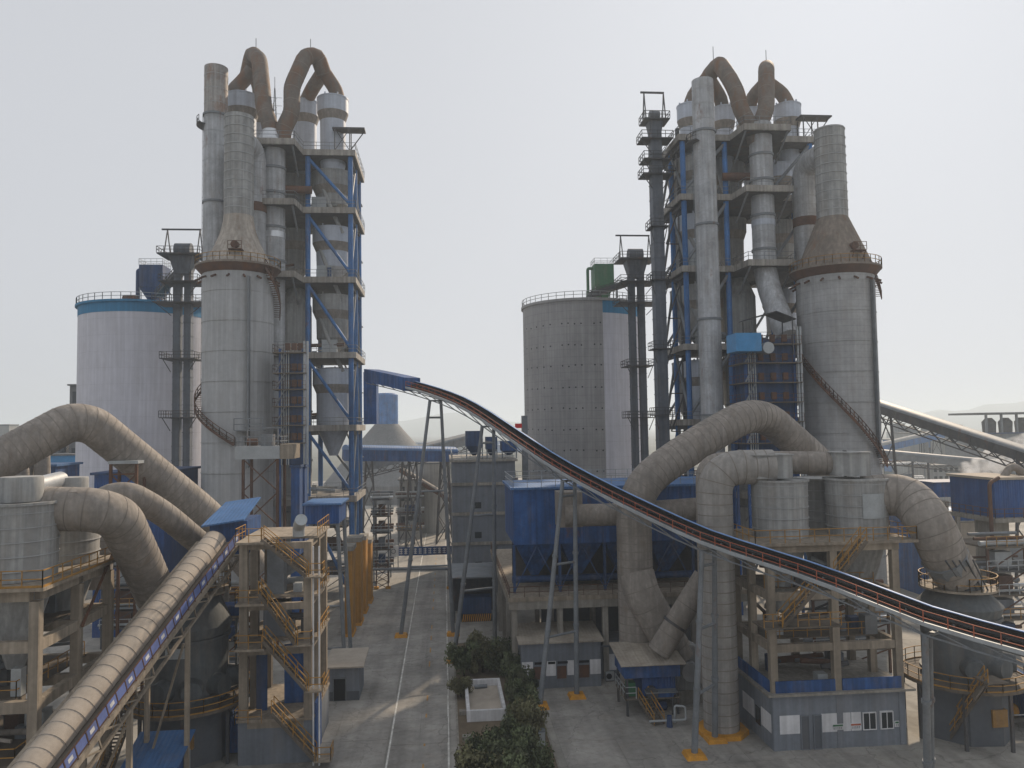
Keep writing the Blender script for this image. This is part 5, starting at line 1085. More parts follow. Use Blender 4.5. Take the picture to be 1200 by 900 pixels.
for x in (xa+.3, xm, xb-.3): MB().box(x-.27, x+.27, yf-.045, yf-.0, .02, zz[0]-.2).build('pilaster', 'grey', fb)
for z in (zz[1], zz[2]):
    for y in (yf+.3, ybk-.3):
        for a, b in ((xa+.62, xm-.32), (xm+.32, xb-.62)): MB().box(a, b, y-.22, y+.22, z-.3, z+.35).build('beam', 'concwarm', fb)
    for x in (xa+.3, xb-.3):
        for a, b in ((yf+.62, yf+3.98), (yf+4.62, ybk-.62)): MB().box(x-.22, x+.22, a, b, z-.3, z+.35).build('beam', 'concwarm', fb)
    MB().box(xa+.7, xb-.7, yf+2.6, ybk-.8, z+.1, z+.2).build('grating_floor', 'grate', fb)
    s = MB(); s.rail([(xa+.8, yf+2.7, z+.2), (xb-.8, yf+2.7, z+.2)], 1.1, 1.3, .055); s.build('railing', 'yellow', fb)
for a, b in ((xa-.1, xb+.1),): MB().box(a, b, yf+.08, yf+.52, zz[3]-.349, zz[3]+.25).build('beam', 'concwarm', fb)
MB().box(xa-1.2, xb+1.6, yf-.4, ybk+1, zz[3]+.26, zz[3]+.5).build('top_slab', 'concwarm', fb)
s = MB(); s.rail([(xa-1.1, ybk+.9, zz[3]+.5), (xa-1.1, yf-.3, zz[3]+.5), (xb+1.5, yf-.3, zz[3]+.5), (xb+1.5, ybk+.9, zz[3]+.5)], 1.1, 1.3, .06); s.build('railing', 'yellow', fb)
for a, b in ((at(1016, 634, 62.2), at(984, 676, 62.2)), (at(958, 690, 62.2), at(918, 735, 62.2))): stair(fb, a, b, V((0, .9, 0)))
p = at(918, 735, 62.2); MB().box(p.x-1.6, p.x+4.8, p.y-.1, p.y+2.4, p.z-.15, p.z-.02).build('landing', 'grate', fb)
s = MB(); s.rail([(p.x-1.6, p.y-.05, p.z), (p.x-.1, p.y-.05, p.z)], 1.05, 1.0, .055); s.build('railing', 'yellow', fb); s = MB(); s.rail([(p.x+1.2, p.y-.05, p.z), (p.x+4.8, p.y-.05, p.z)], 1.05, 1.0, .055); s.build('railing', 'yellow', fb)
ztr = zz[3]+.51
k1 = at(914, 600, 69.3); t1 = mill_cyclone('right mill cyclone nearest the ringed pipe', (k1.x, k1.y), mpx(31.5, 69.3), ztr, zof(914, 562, 69.3), 10.5)
k2 = at(1004, 600, 70); t2 = mill_cyclone('right mill cyclone nearest the end elbow, with square patch', (k2.x, k2.y), mpx(34, 70), ztr, zof(1004, 560, 70), 10.5)
k3 = at(962, 600, 75); mill_cyclone('dark mill cyclone set back between the two right ones', (k3.x, k3.y), 2.3, ztr, zof(962, 560, 75), 10.5)
MB().lathe((k2.x, k2.y), [(mpx(34, 70)+.05, zof(1004, 608, 67.5)), (mpx(34, 70)+.05, zof(1004, 579, 67.5))], 10, rad(-108), rad(-64)).build('patch_plate', 'steellt', t2)
for tt, px0, px1, yt, yb, D in ((t1, 877, 930, 534, 561, 67.8), (t2, 985, 1021, 531, 558, 68.5)):
    x0, x1, y0, y1, z0, z1 = bpx(px0, px1, yt, yb, D, 3.2); z0 = max(z0, zof((px0+px1)/2, 561, 69.5)+.06)
    MB().prism([(x1, y0), (x1, y1), (x0+.8, y1), (x0, y1-.9), (x0, y0+.9), (x0+.8, y0)], z0, z1).build('inlet_box', 'cycl', tt)
    MB().prism([(x1+.12, y0-.12), (x1+.12, y1+.12), (x0+.7, y1+.12), (x0-.1, y1-.8), (x0-.1, y0+.8), (x0+.7, y0-.12)], z1+.003, z1+.1).build('box_lid', 'cycl', tt)
t = pipe('mill_gas_duct', 'wide grey elbow duct from the right cyclones down to the mill', 'duct', [at(1012, 582, 70), at(1062, 578, 69), at(1090, 612, 66.5), at(1106, 650, 66.8), at(1122, 676, 67.5)], 1.85, 'duct', rr=3.5, seam=.9, n=36)
q0, q1 = at(1106, 652, 66.8), at(1132, 690, 68); s = MB()
MB().tube([q0, q1], [1.98, 1.5], 10).build('louvre_section', 'steel', t)
for i in range(5):
    a = -1.2+i*.6; s = MB(); s.beam(q0+V((a, -2.0, 0)), q1+V((a*.8, -1.55, 0)), .1); s.build('louvre_bar', 'steeldk', t)
# pipes and machines inside the two frames
clutter(fb, xa+1, xb-1, yf+3.0, ybk-1, zz[1]+.2, 7, 5); clutter(fb, xa+1, xb-1, yf+3.0, ybk-1, zz[2]+.2, 7, 6); clutter(fb, xa+1, xb-1, yf+1, ybk-1, zz[0], 5, 8)
clutter(fl, xR_-11, xR_-1.6, yA+1, yA+10, 9.9, 8, 11); clutter(fl, xR_-11, xR_-1.6, yA+1, yA+10, 5.6, 8, 12); clutter(fl, xR_-11, xR_-1.6, yA+4, yA+10, 13.7, 5, 13)
clutter(st_t, st_t.location.x-2, st_t.location.x+2, fl2.y+3, fl2.y+7, LV[1], 4, 21); clutter(st_t, st_t.location.x-2, st_t.location.x+2, fl2.y+3, fl2.y+7, LV[2], 4, 22)

# ================================================================== BACKGROUND PLANT
def gallery(label, a, b, h=2.6, wd=2.8, m='steellt', roofm='duct', legs=(), truss=True, name='conveyor_gallery', legm='steeldk'):
    a, b = V(a), V(b); t = thing(name, label, 'conveyor', plan(a, 0), 'inclined conveyor galleries'); dd = b-a; sv = dd.cross(Zu).normalized(); n = max(4, int(dd.length/4))
    for i in range(n):
        p, q = a+dd*(i/n), a+dd*((i+1)/n)-dd.normalized()*.05
        MB().beam(p+Zu*h*.35, q+Zu*h*.35, wd, h*.7).build('wall_panel', m, t)
    path = [a+Zu*h*.7, b+Zu*h*.7]; vs_ = []
    for p in path: vs_ += [p+sv*(math.cos(PI*j/8)*wd*.53)+Zu*(math.sin(PI*j/8)*h*.32) for j in range(9)]
    MB().add(vs_, [(j, j+1, 9+j+1, 9+j) for j in range(8)]+[tuple(range(8, -1, -1)), tuple(range(9, 18))]).build('roof', roofm, t, True)
    if truss:
        s = MB()
        for i in range(n):
            p, q = a+dd*(i/n), a+dd*((i+1)/n); mm = (p+q)/2
            for o in (-wd*.45, wd*.45): s.beam(p+sv*o, mm+sv*o-Zu*1.5, .14); s.beam(mm+sv*o-Zu*1.5, q+sv*o, .14); 
        for o in (-wd*.45, wd*.45): s.beam(a+sv*o-Zu*1.5, b+sv*o-Zu*1.5, .18)
        s.build('under_truss', legm, t, kind='stuff')
    for f in legs:
        p = a+dd*f
        for o in (-1, 1):
            MB().beam(plan(p+sv*o*wd*1.0, 0), p+sv*o*wd*.4, .35).build('leg', legm, t)
        k_ = max(2, int(p.z/5)); s = MB()
        for i in range(k_):
            z0, z1 = p.z*i/k_, p.z*(i+1)/k_; w0, w1 = wd*(1-.6*i/k_), wd*(1-.6*(i+1)/k_)
            s.beam(plan(p-sv*w0, z0), plan(p+sv*w1, z1), .16); s.beam(plan(p+sv*w0, z0), plan(p-sv*w1, z1), .16)
        s.build('leg_bracing', legm, t)
    return t
def block(name, label, cat, px0, px1, yt, D, depth, m, roofm='far', rows=0, cols=0, group=None, par=.4, winm='glass', yb=None):
    x0, x1, y0, y1, z0, z1 = bpx(px0, px1, yt, yt+20, D, depth); t = thing(name, label, cat, ((x0+x1)/2, y0+depth/2, 0), group)
    MB().box(x0, x1, y0, y1, 0, z1).build('wall', m, t); MB().box(x0-par, x1+par, y0-par, y1+par, z1+.01, z1+.35).build('roof', roofm, t)
    for r_ in range(rows):
        for c_ in range(cols):
            xx = x0+(x1-x0)*(c_+.5)/cols; zc = z1*(r_+.55)/rows; w_ = (x1-x0)/cols*.28; hh = z1/rows*.24
            MB().box(xx-w_, xx+w_, y0-.06, y0-.004, zc-hh, zc+hh).build('window', winm, t)
    return t, x0, x1, y0, y1, z1
# centre
t, x0, x1, y0, y1, z1 = block('cooler_building', 'grey concrete cooler building with floor bands behind the bag filter', 'building', 530, 604, 541, 128, 26, 'grey', 'conc', 0, 0)
for k_ in range(4):
    z = z1*(k_+.6)/4.4; MB().box(x0-.25, x1+.1, y0-.3, y0-.003, z, z+.5).build('floor_band', 'conc', t)
    for j in range(4): 
        if j == 1 and k_ < 3: MB().box(x0+1+j*2.6, x0+2.1+j*2.6, y0-.05, y0-.004, z+1.1, z+2.1).build('window', 'glass', t)
s = MB(); s.rail([(x0, y1, z1+.35), (x0, y0, z1+.35), (x1, y0, z1+.35)], 1.1, 1.5, .08); s.build('railing', 'steellt', t)
zr = z1+.36
for i, (a, b, yt, m_) in enumerate(((546, 566, 505, 'bluedk'), (570, 583, 512, 'bluedk'), (588, 606, 517, 'blue'))):
    X0, X1, Y0, Y1_, Z0, Z1 = bpx(a, b, yt, 540, 131, 4); o = thing('roof_hopper', f'{("left", "middle", "right")[i]} blue dust hopper on the cooler building roof', 'hopper', ((X0+X1)/2, Y0+2, zr), 'hoppers on the cooler building'); h_ = Z1-zr
    MB().box(X0, X1, Y0, Y1_, zr+h_*.45, Z1).build('housing', m_, o); MB().add([(X0, Y0, zr+h_*.45), (X1, Y0, zr+h_*.45), (X1, Y1_, zr+h_*.45), (X0, Y1_, zr+h_*.45), ((X0+X1)/2-.3, Y0+1.7, zr+.5), ((X0+X1)/2+.3, Y0+1.7, zr+.5), ((X0+X1)/2+.3, Y0+2.3, zr+.5), ((X0+X1)/2-.3, Y0+2.3, zr+.5)], [(3, 2, 1, 0), (4, 5, 6, 7), (0, 1, 5, 4), (1, 2, 6, 5), (2, 3, 7, 6), (3, 0, 4, 7)]).build('cone', m_, o)
    for x in (X0+.1, X1-.1): MB().box(x-.1, x+.1, Y0+.1, Y0+.3, zr, zr+h_*.46).build('leg', 'steel', o)
q = plan(at(611, 500, 134), 0); o = thing('signal_post', 'grey post carrying a bright red sign beside the concrete silo', 'sign', q); z_ = zof(607, 498, 134); MB().box(q.x+.1, q.x+1.1, q.y, q.y+1, 0, z_+1.6).build('post', 'steel', o); MB().box(q.x-1.1, q.x+.098, q.y, q.y+.25, z_-.55, z_+.25).build('red_sign', 'redsign', o)
# clinker dome
c = at(453, 500, 300); t = thing('clinker_store', 'conical grey clinker store roof topped by a blue drum', 'storage dome', plan(c, 0)); zc, zb_, zt_ = zof(453, 497, 300), zof(453, 545, 300), zof(453, 461, 300)
MB().lathe(c, [(24, 0), (24, zb_*.5), (4.6, zc)], 48).build('cone_roof', 'far', t, True); MB().solid(c, [(4.5, zc), (4.5, zt_-.6), (3.8, zt_)], 28).build('drum', 'bluecol', t, True)
gallery('blue-grey tube gallery rising right behind the tallest trestle', at(425, 552, 175), at(557, 518, 200), 2.8, 3.0, 'steel', 'steel', (.35, .7))
gallery('blue roofed gallery in front of the clinker store', at(405, 540, 165), at(532, 541, 180), 3.4, 4.0, 'blue', 'blueroof', (.2, .6, .9), False)
c = at(508, 560, 205); t = thing('pale_silo', 'pale cement silo crossed by a sloping conveyor behind the road', 'silo', plan(c, 0)); zt_ = zof(508, 543, 205); MB().lathe(c, [(4.4, 0), (4.4, zt_)], 36).build('wall', 'farw', t, True); MB().solid(c, [(4.5, zt_), (4.5, zt_+.4), (.5, zt_+1.4)], 36).build('roof', 'far', t, True)
gallery('short brown conveyor sloping across the pale silo', at(470, 553, 196), at(532, 590, 190), 1.4, 1.6, 'rustst', 'duct', (.9,), False)
t, *_ = block('pale_building', 'pale low building left of the pale silo', 'building', 468, 492, 563, 190, 15, 'farw', 'far', 2, 3)
# pipe bridge and banner over the road
pb = [gz(441, 690), gz(526, 690)]; zb_ = 3.3; t = thing('pipe_bridge', 'low pipe bridge crossing the far road on lattice posts', 'pipe bridge', plan((pb[0]+pb[1])/2, 0))
for i, y in enumerate((0, .7)): MB().cyl(plan(pb[0], zb_)+V((-2, y, 0)), plan(pb[1], zb_)+V((0, y, 0)), .22, 10).build('pipe', 'steel', t, True)
for b_ in (pb[0], pb[0]+V((2.0, 0, 0)), pb[1]):
    MB().beam(plan(b_, 0), plan(b_, zb_+1.2), .2).build('post', 'rustst', t); MB().box(b_.x-.4, b_.x+.4, b_.y-.4, b_.y+.4, 0, .35).build('footing', 'yelblk', t)
s = MB()
for k_ in range(4): s.beam(plan(pb[0], k_*1.1), plan(pb[0]+V((2, 0, 0)), (k_+1)*1.1), .1); s.beam(plan(pb[0]+V((2, 0, 0)), k_*1.1), plan(pb[0], (k_+1)*1.1), .1)
s.build('lattice', 'rustst', t)
D = 152; a, b = at(467, 646, D), at(529, 645, D); t = thing('road_banner', 'blue banner with pale characters strung across the far road', 'banner', plan((a+b)/2, 0))
z0, z1 = zof(498, 651, D), zof(498, 641, D)
MB().box(a.x, b.x, a.y, a.y+.12, z0, z1).build('cloth', 'blue', t)
n = 11
for i in range(n):      # characters too far to read: blocks of strokes
    x = a.x+(b.x-a.x)*(i+.5)/n; r_ = random.Random(i); s = MB(); h_ = (z1-z0)
    for k_ in range(3): s.box(x-.3, x+.3, a.y-.03, a.y-.004, z0+h_*(.22+.24*k_), z0+h_*(.22+.24*k_)+.13)
    s.box(x-.06+r_.uniform(-.15, .15), x+.06+r_.uniform(-.1, .15), a.y-.045, a.y-.031, z0+h_*.18, z0+h_*.84); s.build('character', 'white', t)
for x in (a.x-.1, b.x+.1): MB().cyl((x, a.y+.06, 0), (x, a.y+.06, z1+.3), .09, 8).build('post', 'steel', t)
q = at(461, 646, 151); o = thing('road_sign', 'square white sign with dark ring left of the blue banner', 'sign', plan(q, 0)); MB().box(q.x-1.0, q.x+1.0, q.y, q.y+.1, q.z-1.0, q.z+1.0).build('board', 'white', o); MB().lathe((0, 0), [(.3, 0), (.48, 0)], 24).v; s = MB(); s.tube([(q.x+.42*math.cos(i*PI/10), q.y-.03, q.z+.42*math.sin(i*PI/10)) for i in range(21)], .06, 6); s.build('ring_mark', 'greydk', o); MB().cyl((q.x, q.y+.15, 0), (q.x, q.y+.15, q.z+.9), .08, 8).build('post', 'steel', o)
# truck canopy with striped bin
g0 = gz(541, 730); x0 = g0.x; y0 = g0.y; t = thing('loading_canopy', 'grey canopy on posts over a blue bin right of the road', 'canopy', (x0+2.2, y0+3, 0)); zr = zof(555, 678, 108)
for x in (x0-1.0, x0+5.2):
    for y in (y0+.2, y0+7): MB().box(x-.14, x+.14, y-.14, y+.14, 0, zr).build('post', 'steeldk', t)
MB().add([(x_, y_, z_+dz) for dz in (0, .18) for x_, y_, z_ in ((x0-1.6, y0-.5, zr), (x0+5.8, y0-.5, zr), (x0+5.8, y0+8, zr+.5), (x0-1.6, y0+8, zr+.5))], [(3, 2, 1, 0), (4, 5, 6, 7), (0, 1, 5, 4), (1, 2, 6, 5), (2, 3, 7, 6), (3, 0, 4, 7)]).build('roof', 'steel', t)
MB().box(x0-1.0, x0+5.2, y0+7.1, y0+7.2, 0, zr).build('back_sheet', 'steeldk', t); MB().box(x0+.3, x0+4.2, y0+3.0, y0+6, 3.6, zr-.4).build('silencer', 'steeldk', t)
o = thing('striped_bin', 'blue steel bin with black and yellow striped foot under the canopy', 'bin', (x0+2, y0+1, 0)); MB().box(x0, x0+4.2, y0+.4, y0+3, 1.1, 3.3).build('body', 'bluedk', o); MB().box(x0, x0+4.2, y0+.4, y0+3, 0, 1.09).build('foot', 'belt', o)
for i in range(14):
    xx = x0+.1+i*.29; MB().add([(xx, y0+.37, .05), (xx+.14, y0+.37, .05), (xx+.30, y0+.37, 1.05), (xx+.16, y0+.37, 1.05), (xx, y0+.396, .05), (xx+.14, y0+.396, .05), (xx+.30, y0+.396, 1.05), (xx+.16, y0+.396, 1.05)], [(0, 1, 2, 3), (0, 4, 5, 1), (2, 6, 7, 3), (1, 5, 6, 2), (3, 7, 4, 0)]).build('hazard_stripe', 'yelblk', o)
# pipe racks at the foot of the left tower
def rack(label, px, yb, wpx, yt, dep, levels, m='steel'):
    q = gz(px, yb); D = (q-CAM).dot(Fh); w_ = mpx(wpx, D); zt_ = zof(px, yt, D); t = thing('pipe_rack', label, 'pipe rack', plan(q, 0), 'steel pipe racks')
    for x in (-w_/2, w_/2):
        for y in (0, dep): MB().box(q.x+x-.12, q.x+x+.12, q.y+y-.12, q.y+y+.12, 0, zt_).build('post', m, t)
    r_ = random.Random(int(px))
    for k_ in range(levels):
        z = zt_*(k_+1)/levels; MB().box(q.x-w_/2-.2, q.x+w_/2+.2, q.y-.2, q.y+dep+.2, z-.2, z).build('deck', r_.choice(['steeldk', 'grate', 'steel']), t)
        s = MB(); s.rail([(q.x-w_/2-.2, q.y-.2, z), (q.x+w_/2+.2, q.y-.2, z)], 1.1, 1.2, .07); s.build('railing', r_.choice(['steellt', 'yellow']), t)
        MB().beam((q.x-w_/2, q.y, z-zt_/levels), (q.x+w_/2, q.y, z-.2), .12).build('brace', m, t)
        for j in range(3):
            zz_ = z+.3+j*.4; MB().cyl((q.x-w_/2-.6, q.y+.4+j*.9, zz_), (q.x+w_/2+.8, q.y+.4+j*.9, zz_), r_.uniform(.12, .3), 10).build('pipe', r_.choice(['steellt', 'rustst', 'silver', 'steel']), t, True)
        if k_ < levels-1: MB().box(q.x-w_*.2, q.x+w_*.25, q.y+.6, q.y+2, z+.01, z+1.9).build('cabinet', r_.choice(['bluedk', 'steellt', 'grey', 'rustst']), t)
    return t
rack('pipe rack beside the farthest yellow pier', 447, 683, 17, 585, 5, 5)
rack('pipe rack behind the tallest trestle near the road', 480, 640, 26, 583, 6, 3)
rack('dark pipe rack under the left preheater tower', 385, 700, 40, 590, 6, 4, 'steeldk')
rack('pipe rack left of the bag filter on the far side', 598, 690, 14, 570, 6, 5, 'steeldk')
rack('pipe rack under the right preheater tower behind the filter', 800, 672, 60, 560, 6, 4, 'steeldk')
rack('dense pipe rack in front of the cooler building', 568, 668, 44, 560, 5, 6, 'steeldk')
rack('brown pipe rack right of the right roller mill', 1186, 782, 46, 640, 6, 5, 'rustst')
rack('pipe rack under the blue bridge house', 1120, 690, 50, 628, 6, 2, 'steeldk')
rack('far pipe rack below the long right gallery', 1062, 600, 50, 545, 8, 3, 'steel')
rack('pipe rack between left mill and stair tower', 268, 800, 26, 700, 4, 4, 'rustst')
rack('pipe rack behind the left cyclone frame', 140, 760, 40, 640, 5, 5, 'steeldk')
rack('pipe rack behind the right cyclone frame', 1000, 790, 90, 700, 4, 3, 'rustst')
# left background
t, *_ = block('dark_blue_workshop', 'dark blue workshop behind the sloping left ducts', 'building', 112, 192, 556, 104, 14, 'bluecor', 'bluedk', 0, 0)
t, *_ = block('bright_blue_building', 'bright blue flat building left of the white silo', 'building', 50, 92, 534, 165, 14, 'bluebri', 'far', 1, 4, None, .4, 'farw')
c = at(70, 525, 175); t = thing('grey_drum', 'small grey drum silo above the bright blue building', 'silo', plan(c, 0)); zt_ = zof(70, 515, 175); MB().solid(c, [(1.3, 0), (1.3, zt_-.2), (1.0, zt_)], 24).build('wall', 'far', t, True); MB().ring(c, 1.25, 1.4, zt_-1.2, zt_-1.0, 24).build('band', 'steel', t)
gallery('dark gallery climbing behind the bright blue building', at(72, 535, 178), at(100, 492, 186), 1.6, 2, 'steeldk', 'duct', (), False)
t, *_ = block('grey_annex', 'grey annex tower left of the white silo wall', 'building', 82, 97, 452, 172, 8, 'far', 'far', 6, 1)
t, *_ = block('blue_gabled_shed', 'low dark blue shed under the left gas main', 'shed', 32, 64, 547, 120, 8, 'blue', 'blueroof', 1, 3)
for i, (px, yy, D) in enumerate(((20, 548, 112), (45, 530, 116))): pipe('vent_elbow', f'{("lower", "upper")[i]} pale vent elbow seen under the left gas main', 'duct', [plan(at(px-15, yy, D), 12), at(px-13, yy-3, D), at(px+4, yy-3, D), plan(at(px+8, yy, D), 12)], 1.1, 'duct', rr=2, seam=1.2, n=20)
c = at(3, 505, 420); t = thing('far_tower', 'faint blue-grey tower block at the left picture edge', 'building', plan(c, 0)); MB().box(c.x-6, c.x+3.4, c.y, c.y+9, 0, zof(3, 499, 420)).build('wall', 'farw', t); MB().box(c.x-6.3, c.x+3.7, c.y-.3, c.y+9.3, zof(3, 499, 420)+.01, zof(3, 499, 420)+.8).build('roof', 'far', t)
# right background
gallery('long grey gallery descending from behind right conditioning tower', at(1018, 478, 150), at(1018, 478, 150)+(at(1212, 543, 118)-at(1018, 478, 150))*1.9, 2.2, 3.0, 'steeldk', 'steel', (.065, .5, .95))
gallery('lower level grey gallery in the right distance', at(1012, 535, 210), at(1200, 553, 195), 2.4, 3.0, 'steel', 'steel', (.32, .42, .75))
gallery('faint blue sloping gallery in the far right haze', at(1030, 530, 330), at(1125, 508, 345), 4, 4, 'bluecol', 'farw', (.7,), False)
t, *_ = block('white_office', 'white office block with window rows below the lower gallery', 'building', 1092, 1132, 546, 240, 12, 'farw', 'far', 5, 6, None, .4)
x0, x1, y0, y1, z0, z1 = bpx(1093, 1166, 566, 582, 108, 5); t = thing('blue_gallery_house', 'long dark blue bridge house on grey posts at the right', 'building', ((x0+x1)/2, y0+2, 0)); MB().box(x0, x1, y0, y1, z0, z1).build('wall', 'blue', t); MB().box(x0-.2, x1+.2, y0-.2, y1+.2, z1+.01, z1+.2).build('roof', 'bluedk', t)
for f in (.55, .95): MB().box(x0+(x1-x0)*f-.25, x0+(x1-x0)*f+.25, y0+2, y0+2.5, 0, z0).build('post', 'conc', t)
x0, x1, y0, y1, z0, z1 = bpx(1164, 1215, 562, 606, 92, 8); t = thing('blue_screen_house', 'blue transfer house on a thick concrete leg at the right edge', 'building', ((x0+x1)/2, y0+4, 0)); MB().box(x0, x1, y0, y1, z0, z1).build('wall', 'bluecor', t); MB().box(x0-.3, x1+.3, y0-.3, y1+.3, z1+.01, z1+.3).build('roof', 'sand', t); MB().box(x0-.8, x1+.3, y0-1.0, y1, z0-.5, z0-.01).build('floor_slab', 'conc', t); MB().box(x0+.2, x0+2.4, y0+1, y0+4, 0, z0-.51).build('concrete_leg', 'conc', t); MB().beam((x0+2.4, y0+2, z0-3), (x1, y0+2, z0-6.5), 1.6, 1.8).build('discharge_chute', 'steel', t)
s = MB(); s.rail([(x0-.7, y1, z0), (x0-.7, y0-.9, z0), (x1, y0-.9, z0)], 1.1, 1.2, .06); s.build('railing', 'rustst', t)
q = plan(at(1161, 600, 90), 0); o = thing('orange_pipe', 'thin orange pipe standing before the blue transfer house', 'pipe', q); MB().tube(bend([q, plan(q, zof(1161, 566, 90)), at(1170, 560, 91)], .6), .22, 12).build('pipe', 'rustst', o, True); MB().box(q.x-.4, q.x+.4, q.y-.4, q.y+.4, 0, .3).build('footing', 'conc', o)
pipe('exhaust_elbow', 'brown bent pipe above the blue transfer house', 'pipe', [at(1172, 566, 95), at(1186, 543, 95), at(1205, 560, 95)], .45, 'duct', rr=1.2, seam=0, n=16)
t, *_ = block('low_blue_shed', 'low shed with pale blue roof left of the blue transfer house', 'shed', 1090, 1146, 602, 118, 12, 'blue', 'bluebri', 0, 0)
o = thing('pale_boundary_wall', 'pale yellow wall with faint lettering below the low blue shed', 'wall', plan(at(1130, 622, 112), 0)); a, b = at(1088, 632, 112), at(1168, 632, 112); MB().box(a.x, b.x, a.y, a.y+.3, 0, zof(1130, 613, 112)).build('panel', 'sand', o)
for i in range(7): xx = a.x+3.5+i*.8; s = MB(); s.box(xx, xx+.5, a.y-.03, a.y-.004, 10.2, 10.4).box(xx, xx+.5, a.y-.03, a.y-.004, 10.8, 11.0).box(xx+.2, xx+.32, a.y-.045, a.y-.031, 10.1, 11.2)
MB().box(a.x-.1, b.x+.1, a.y-.1, a.y+.4, zof(1130, 613, 112)+.005, zof(1130, 613, 112)+.2).build('coping', 'conc', o)
o = thing('grey_trestle', 'grey A shaped trestle under the blue bridge house', 'trestle', plan(at(1103, 640, 107), 0)); 
for px in (1097, 1109): MB().beam(plan(at(px+(px-1103)*.5, 640, 107), 0), at(1103+(px-1103)*.6, 588, 107), .7).build('leg', 'conc', o)
MB().beam(at(1096, 590, 107), at(1110, 590, 107), .8).build('crossbeam', 'conc', o)
for i, (px, yt, w_) in enumerate(((1053, 484, 3), (1084, 490, 4))):
    q = at(px, yt, 420); o = thing('far_chimney', f'{("thin", "stouter")[i]} chimney in the haze under the long right gallery', 'chimney', plan(q, 0), 'far chimneys'); MB().tube([plan(q, 0), q], [mpx(w_/2, 420)*1.3, mpx(w_/2, 420)], 18).build('shaft', 'far', o, True); MB().ring(q, mpx(w_/2, 420)-.1, mpx(w_/2, 420)+.35, q.z-1.5, q.z-1.0, 18).build('band', 'steel', o)
t, x0, x1, y0, y1, z1 = block('far_mill_house', 'dim mill house with open roof frame at the right edge', 'building', 1150, 1230, 508, 260, 20, 'steel', 'bluedk', 2, 6)
for i in range(4): MB().box(x0+2+i*5.5, x0+2.6+i*5.5, y0+1, y0+1.6, z1+.36, z1+6.5).build('roof_post', 'steel', t)
MB().box(x0-1, x1+1, y0, y1-4, z1+6.51, z1+7.2).build('upper_roof', 'far', t)
for i in range(3): MB().solid((x0+6+i*6, y0+5), [(2.0, z1+.36), (2.2, z1+4), (1.0, z1+5.4)], 20).build('roof_tank', 'steeldk', t, True)
for i in range(5):
    px = 1052+i*15; t, *_ = block('far_plant_block', ('leftmost', 'second', 'third', 'fourth', 'rightmost')[i]+' of five dim factory blocks in the haze under the long right gallery', 'building', px, px+R.uniform(9, 16), 508+R.uniform(-10, 8), 380+R.uniform(-30, 60), 14, R.choice(['far', 'bluecol', 'farw']), 'far', 3, 3, 'far factory blocks')
for i, px in enumerate((1052, 1066, 1075)):
    o, *_ = block('roof_plant', f'{("left", "middle", "right")[i]} small stepped roof structure on the far factory blocks', 'building', px, px+9, 497+i*4, 372, 6, 'steel', 'far', 1, 3)
rr2 = random.Random(31)
for i in range(26):
    px = rr2.choice([rr2.uniform(470, 620), rr2.uniform(1030, 1230), rr2.uniform(-60, 90), rr2.uniform(470, 610)]); D = rr2.uniform(450, 1300); hh = rr2.uniform(5, 13)
    q = at(px, 500, D); w_ = rr2.uniform(10, 34); o = thing('distant_building', 'low pale building on the hazy plain by the horizon', 'building', plan(q, 0), 'distant buildings on the plain')
    MB().box(q.x-w_/2, q.x+w_/2, q.y, q.y+12, 0, hh).build('wall', rr2.choice(['farw', 'far', 'farw', 'bluecol']), o); MB().box(q.x-w_/2-.4, q.x+w_/2+.4, q.y-.4, q.y+12.4, hh+.01, hh+.5).build('roof', rr2.choice(['far', 'blueroof', 'farw']), o)
def far_tree(px, D, h):
    q = plan(at(px, 500, D), 0); t = thing('roadside_tree', 'hazy dark green tree on the plain beyond the plant', 'tree', q, 'trees beyond the plant'); i = rr2.randrange(3)
    for nm, me in (('crown', CR[i]), ('trunk', TR)):
        o = bpy.data.objects.new(nm, me); COL.objects.link(o); o.parent = t; o.scale = (h*.42, h*.42, h*.8) if nm == 'crown' else (h*.42, h*.42, h*.5); o.location = (0, 0, h*.12) if nm == 'crown' else (0, 0, 0)
for i in range(34): far_tree(rr2.choice([rr2.uniform(470, 615), rr2.uniform(1040, 1240), rr2.uniform(-60, 90)]), rr2.uniform(230, 700), rr2.uniform(5, 9))
for i, px in enumerate((498, 494, 505)):
    q = gz(px, 618-i*6); t = thing('roadside_tree', f'{("nearest", "middle", "farthest")[i]} green tree beside the far end of the road', 'tree', plan(q+V((-2, 0, 0)), 0), 'trees by the far road'); 
    for nm, me in (('crown', CR[i]), ('trunk', TR)):
        o = bpy.data.objects.new(nm, me); COL.objects.link(o); o.parent = t; o.scale = (2.2, 2.2, 5) if nm == 'crown' else (2.2, 2.2, 4)
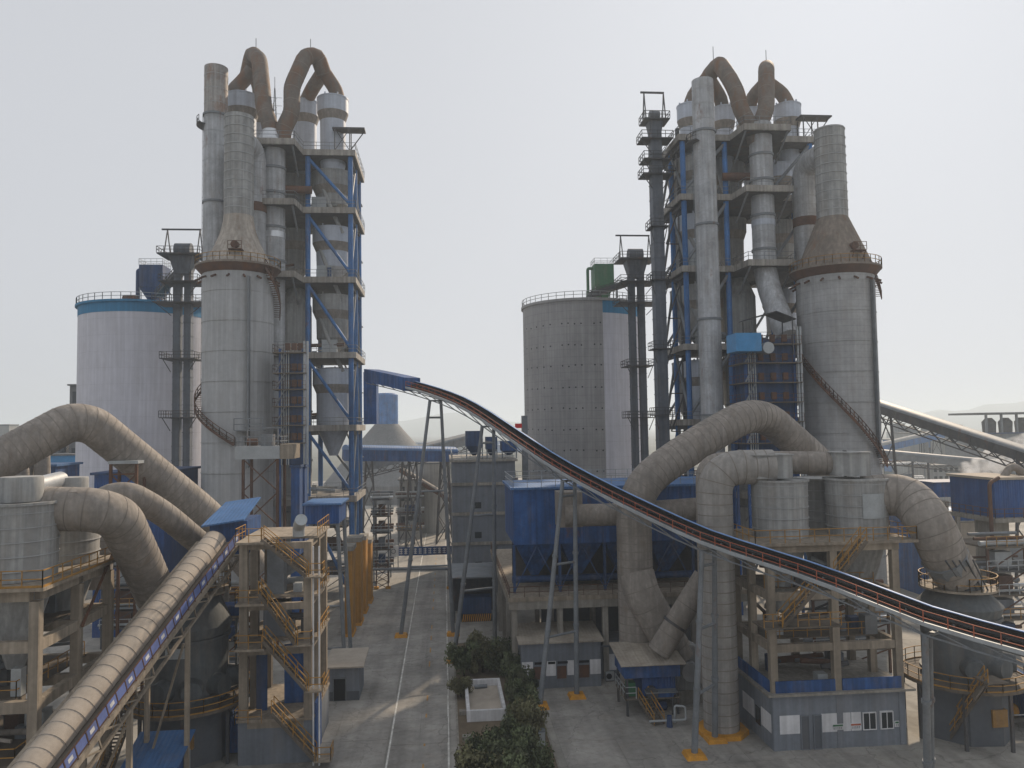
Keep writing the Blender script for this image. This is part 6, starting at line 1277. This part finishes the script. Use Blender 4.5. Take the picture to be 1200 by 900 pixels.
for i, (px, yy, m_) in enumerate(((1108, 652, 'white'), (1122, 650, 'steel'), (1136, 651, 'steeldk'), (1146, 645, 'green'))):
    q = gz(px, yy); o = thing('parked_car', f'{("white", "grey", "dark", "green")[i]} parked car in the row beyond the right mill', 'car', plan(q, 0), 'parked cars at right')
    MB().add([(q.x+x, q.y+y, z) for z, k_ in ((.3, 1), (.85, 1)) for x, y in ((-2.1, -.85), (2.1, -.85), (2.1, .85), (-2.1, .85))], [(3, 2, 1, 0), (4, 5, 6, 7), (0, 1, 5, 4), (1, 2, 6, 5), (2, 3, 7, 6), (3, 0, 4, 7)]).build('body', m_, o)
    MB().add([(q.x+x, q.y+y, z) for z, k_ in ((.851, 1), (1.45, .7)) for x, y in ((-1.3*k_, -.8), (1.3*k_, -.8), (1.3*k_, .8), (-1.3*k_, .8))], [(3, 2, 1, 0), (4, 5, 6, 7), (0, 1, 5, 4), (1, 2, 6, 5), (2, 3, 7, 6), (3, 0, 4, 7)]).build('cabin', 'glass', o)
    for x in (-1.3, 1.3):
        for y in (-.86, .7): MB().cyl((q.x+x, q.y+y, .32), (q.x+x, q.y+y+.16, .32), .32, 14).build('wheel', 'belt', o, True)

# ================================================================== AIR
def volmat(name, col, dens, an=.2, noisy=False):
    m = bpy.data.materials.new(name); m.use_nodes = True; t = m.node_tree; t.nodes.clear(); o = t.nodes.new('ShaderNodeOutputMaterial'); v = t.nodes.new('ShaderNodeVolumePrincipled')
    v.inputs['Color'].default_value = (*col, 1); v.inputs['Density'].default_value = dens; v.inputs['Anisotropy'].default_value = an
    if noisy:
        tc = t.nodes.new('ShaderNodeTexCoord'); n = t.nodes.new('ShaderNodeTexNoise'); n.inputs['Scale'].default_value = .28; n.inputs['Detail'].default_value = 5
        r = t.nodes.new('ShaderNodeMapRange'); r.inputs[1].default_value = .48; r.inputs[2].default_value = .72; r.inputs[3].default_value = 0; r.inputs[4].default_value = dens
        t.links.new(tc.outputs['Object'], n.inputs['Vector']); t.links.new(n.outputs['Fac'], r.inputs[0]); t.links.new(r.outputs[0], v.inputs['Density'])
    t.links.new(v.outputs[0], o.inputs['Volume']); return m
M['haze'] = volmat('haze air', (.80, .90, 1.0), .00045, .25)
hz = MB().box(-6500, 6500, -250, 9000, -2.5, 118).build('haze', 'haze'); hz['kind'] = 'stuff'

M['steam'] = volmat('steam', (.97, .98, 1.0), .9, .2, True)
o = thing('steam_plume', 'white steam drifting above the far right buildings', 'steam', plan(at(1165, 560, 165), 0)); s = MB()
rs = random.Random(4); cc = at(1163, 545, 165); q = MB(); q.solid((cc.x, cc.y), [(2.5*math.sin(PI*(i+.02)/8.04)*(1+.25*math.sin(i*2.1)) + .3, cc.z-5+11*i/8) for i in range(9)], 24)
for i, v in enumerate(q.v): q.v[i] = cc+(v-cc)*V((1.0, 1.0, 1.0)).length/1.73*1.0 + V(((v.z-cc.z)*.55, 0, 0))
for i, v in enumerate(q.v): q.v[i] = V((cc.x+(v.x-cc.x)*2.6, v.y, cc.z+(v.z-cc.z)*1.15))
pl = q.build('vapour', 'steam', o); pl['kind'] = 'stuff'
